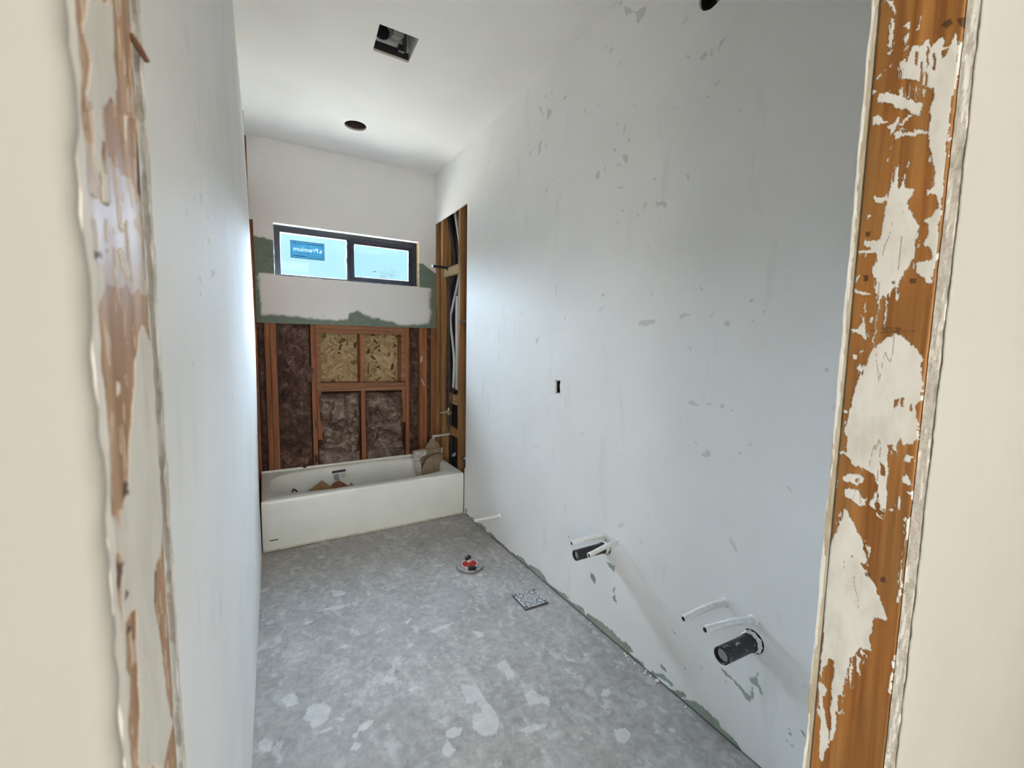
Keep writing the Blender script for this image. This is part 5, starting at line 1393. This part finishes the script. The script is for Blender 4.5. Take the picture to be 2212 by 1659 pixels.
mb = MB(); mb.n = 28; mb.rings([((XR + .013, -2.222, 2.79), (1, 0, 0), .057), ((XR + .06, -2.222, 2.79), (1, 0, 0), .055)], False, True); mb.build('box', M['black_plastic'], lb, True)
mb = MB(); mb.n = 8; mb.path([(XR + .05, -2.235, 2.80), (XR + .02, -2.232, 2.775), (XR + .016, -2.236, 2.755), (XR + .05, -2.24, 2.745)], .0018); mb.build('wire', M['wirewhite'], lb, True)

# ------------------------------------------------------------------ floor things
fl = thing('closet_flange', (1.193, -.850, 0.0), 'round toilet floor flange with red cap and black bolts', 'flange')
mb = MB(); mb.n = 48
c = Vector((1.193, -.850, 0))
mb.rings([(c + Vector((0, 0, .001)), (0, 0, 1), .090), (c + Vector((0, 0, .010)), (0, 0, 1), .090), (c + Vector((0, 0, .013)), (0, 0, 1), .087), (c + Vector((0, 0, .013)), (0, 0, 1), .062), (c + Vector((0, 0, .010)), (0, 0, 1), .060), (c + Vector((0, 0, .004)), (0, 0, 1), .058)], True, True)
mb.build('flange_ring', M['steel'], fl, True)
mb = MB(); mb.n = 40; mb.rings([(c + Vector((0, 0, .010)), (0, 0, 1), .056), (c + Vector((0, 0, .021)), (0, 0, 1), .056), (c + Vector((0, 0, .021)), (0, 0, 1), .050), (c + Vector((0, 0, .013)), (0, 0, 1), .049)], True, True); mb.build('pipe_rim', M['wirewhite'], fl, True)
mb = MB(); mb.n = 40; mb.rings([(c + Vector((0, 0, .013)), (0, 0, 1), .0485), (c + Vector((0, 0, .019)), (0, 0, 1), .047), (c + Vector((0, 0, .021)), (0, 0, 1), .020), (c + Vector((0, 0, .022)), (0, 0, 1), .006)], True, True); cap = mb.build('test_cap', M['red'], fl, True)
for k in range(8):
    a = k * math.pi / 4 + .2; mb = MB(); u = Vector((math.cos(a), math.sin(a), 0)); w = Vector((-u.y, u.x, 0))
    P = [c + u * .012 + w * .002, c + u * .045 + w * .002, c + u * .045 - w * .002, c + u * .012 - w * .002]
    v = [p + Vector((0, 0, .019)) for p in P] + [p + Vector((0, 0, .0245)) for p in P]
    mb.add(v, [(0, 1, 2, 3), (4, 7, 6, 5), (0, 4, 5, 1), (1, 5, 6, 2), (2, 6, 7, 3), (3, 7, 4, 0)]); mb.build('cap_rib', M['red'], cap)
mb = MB(); mb.prism([(c.x - .012, c.y + .008), (c.x + .024, c.y + .012), (c.x + .020, c.y + .036), (c.x - .006, c.y + .038)], 2, .0235, .0245); mb.build('cap_label', M['wirewhite'], cap)
for k, (dx, dy) in enumerate(((.018, .066), (-.010, -.066))):
    q = c + Vector((dx, dy, 0)); mb = MB(); mb.n = 20
    u = Vector((.8, .6, 0)) if k == 0 else Vector((.86, -.5, 0))
    for s in (-1, 1):
        p = q + u * .013 * s
        mb.rings([(p + Vector((0, 0, .012)), (0, 0, 1), .014), (p + Vector((0, 0, .030)), (0, 0, 1), .0145), (p + Vector((0, 0, .034)), (0, 0, 1), .011)])
    mb.build('closet_bolt', M['black_plastic'], fl, True)

tl = thing('patterned_tile', (1.347, -1.362, 0.0), 'loose square tile with black and grey scroll pattern on the floor', 'tile')
TA = -0.03; th = .0095
ctr = Vector((1.347, -1.360)); hs = .0765
def tile_xy(u, v): return (ctr.x + (u * math.cos(TA) - v * math.sin(TA)) * hs, ctr.y + (u * math.sin(TA) + v * math.cos(TA)) * hs)
nt = 150
ss, tt = np.meshgrid(np.linspace(-1, 1, nt + 1), np.linspace(-1, 1, nt + 1), indexing='ij')
U, V_ = np.abs(ss), np.abs(tt); rr_ = np.hypot(ss, tt); th_ = np.arctan2(tt, ss)
pr = np.zeros_like(U)
dm = np.maximum(U, V_)
di = U + V_
pr = np.maximum(pr, (np.abs(di - .78) < .022) | (np.abs(di - .88) < .016))
pr = np.maximum(pr, (np.abs(rr_ - (.42 + .07 * np.cos(8 * th_))) < .03) & (np.cos(16 * th_) > -.3))
pr = np.maximum(pr, (np.abs(rr_ - .24) < .03) & (np.cos(8 * th_) > -.2))
pr = np.maximum(pr, (np.abs(rr_ - (.11 + .03 * np.cos(4 * th_))) < .02))
pr = np.maximum(pr, (rr_ < .60) & (np.abs(rr_ - .53) < .025) & (np.cos(12 * th_ + 1) > .3))
for (cu_, cv_, r0) in ((.80, .80, .10), (.60, .86, .15), (.86, .60, .15), (.72, .38, .10), (.38, .72, .10)):
    rl = np.hypot(U - cu_, V_ - cv_); al = np.arctan2(V_ - cv_, U - cu_)
    pr = np.maximum(pr, (np.abs(rl - r0) < .028) & (np.cos(al - 2.2) > -.75))
for k in range(5):
    a = k * 2 * math.pi / 5
    pr = np.maximum(pr, np.hypot(U - .84 - .065 * math.cos(a), V_ - .84 - .065 * math.sin(a)) < .045)
pr = np.maximum(pr, dm > .975)
px_, py_ = tile_xy(ss, tt)
def tfn(s, t):
    return px_, py_, np.full_like(px_, th)
grid('printed_face', tfn, nt, nt, M['tile'], tl, {'print': pr.astype(float)})
mb = MB(); cs = [tile_xy(-1, -1), tile_xy(1, -1), tile_xy(1, 1), tile_xy(-1, 1)]
mb.prism([(p[0], p[1]) for p in cs], 2, .0008, th - .0003); mb.build('tile_body', M['tile_edge'], tl)

# little rubble along the right wall base
rr = np.random.RandomState(9)
rub = MB()
for k in range(34):
    y = rr.uniform(-2.35, -.1) if k % 2 else rr.uniform(-2.15, -1.95); x = XR - rr.uniform(.004, .03); s = rr.uniform(.002, .006)
    bm = bmesh.new(); bmesh.ops.create_icosphere(bm, subdivisions=1, radius=s)
    bm.verts.index_update()
    rub.add([(x + v.co.x * rr.uniform(.6, 1.3), y + v.co.y * rr.uniform(.8, 1.8), .001 + s * .5 + v.co.z * .5) for v in bm.verts], [tuple(q.index for q in f.verts) for f in bm.faces]); bm.free()
setp(rub.build('plaster_crumbs', M['compound']), 'tiny plaster crumbs along the foot of the right wall', 'debris', None, 'stuff')

# ------------------------------------------------------------------ ceiling fittings
fan = thing('exhaust_fan_housing', (0.713, -.888, H), 'rectangular metal exhaust fan housing open in the ceiling', 'exhaust fan')
fx0, fx1, fy0, fy1, fzt = .606, .821, -1.000, -.772, H + .19
mb = MB(); t_ = .002; z0 = H + .013
mb.box((fx0 - t_, fy1, z0), (fx1 + t_, fy1 + t_, fzt)); mb.box((fx0 - t_, fy0 - t_, z0), (fx1 + t_, fy0, fzt)); mb.box((fx0 - t_, fy0, z0), (fx0, fy1, fzt)); mb.box((fx1, fy0, z0), (fx1 + t_, fy1, fzt)); mb.box((fx0 - t_, fy0 - t_, fzt), (fx1 + t_, fy1 + t_, fzt + t_))
mb.build('housing', M['fanwhite'], fan)
mb = MB(); mb.n = 36; mb.rings([((.668, fy1 - .001, H + .118), (0, 1, 0), .050), ((.668, fy1 - .008, H + .118), (0, 1, 0), .050), ((.668, fy1 - .008, H + .118), (0, 1, 0), .046), ((.668, fy1 - .002, H + .118), (0, 1, 0), .044)], False, False); mb.build('duct_collar', M['galv'], fan, True)
mb = MB(); mb.n = 36; mb.rings([((.668, fy1 - .003, H + .118), (0, 1, 0), .046), ((.668, fy1 - .0015, H + .118), (0, 1, 0), .046)]); mb.build('duct_shade', M['dark'], fan)  # black disc painting the dark inside of the duct
mb = MB(); mb.box((fx0 + .002, fy1 - .012, H + .014), (fx1 - .002, fy1 - .0005, H + .045)); mb.box((fx0 + .002, fy1 - .018, H + .040), (fx1 - .04, fy1 - .0005, H + .050)); mb.build('lower_wall_shade', M['dark'], fan)  # dark strips painting the shadow low on the housing's far wall
mb = MB(); mb.box((.716, fy1 - .075, H + .085), (.770, fy1 - .004, H + .150), .003); mb.build('junction_box', M['wirewhite'], fan)
mb = MB(); mb.box((.726, fy1 - .078, H + .10), (.752, fy1 - .074, H + .135)); mb.build('socket', M['brass'], fan)
mb = MB(); mb.box((.785, fy1 - .02, H + .05), (.792, fy1 - .002, H + .17)); mb.box((.800, fy1 - .02, H + .05), (.806, fy1 - .002, H + .17)); mb.build('bracket', M['metal_dark'], fan)
mb = MB(); mb.n = 8
mb.path([(.69, fy1 - .03, H + .165), (.702, fy1 - .06, H + .145), (.715, fy1 - .07, H + .11), (.722, fy1 - .06, H + .085)], .006); mb.build('wire', M['purple'], fan, True)
mb = MB(); mb.n = 8
mb.path([(.765, fy1 - .05, H + .14), (.778, fy1 - .05, H + .12), (.772, fy1 - .06, H + .09), (.75, fy1 - .06, H + .07), (.735, fy1 - .05, H + .08)], .004); mb.build('wire', M['wirewhite'], fan, True)
mb = MB(); mb.box((.752, fy1 - .05, H + .020), (.785, fy1 - .012, H + .055)); mb.build('connector', M['ink'], fan)
cn = thing('recessed_light_can', (.697, .146, H), 'dark round recessed light hole in the ceiling before the window', 'ceiling light')
mb = MB(); mb.n = 40; mb.rings([((.697, .146, H + .013), (0, 0, 1), .078), ((.697, .146, H + .11), (0, 0, 1), .078)], False, True); mb.build('can', M['metal_dark'], cn, True)
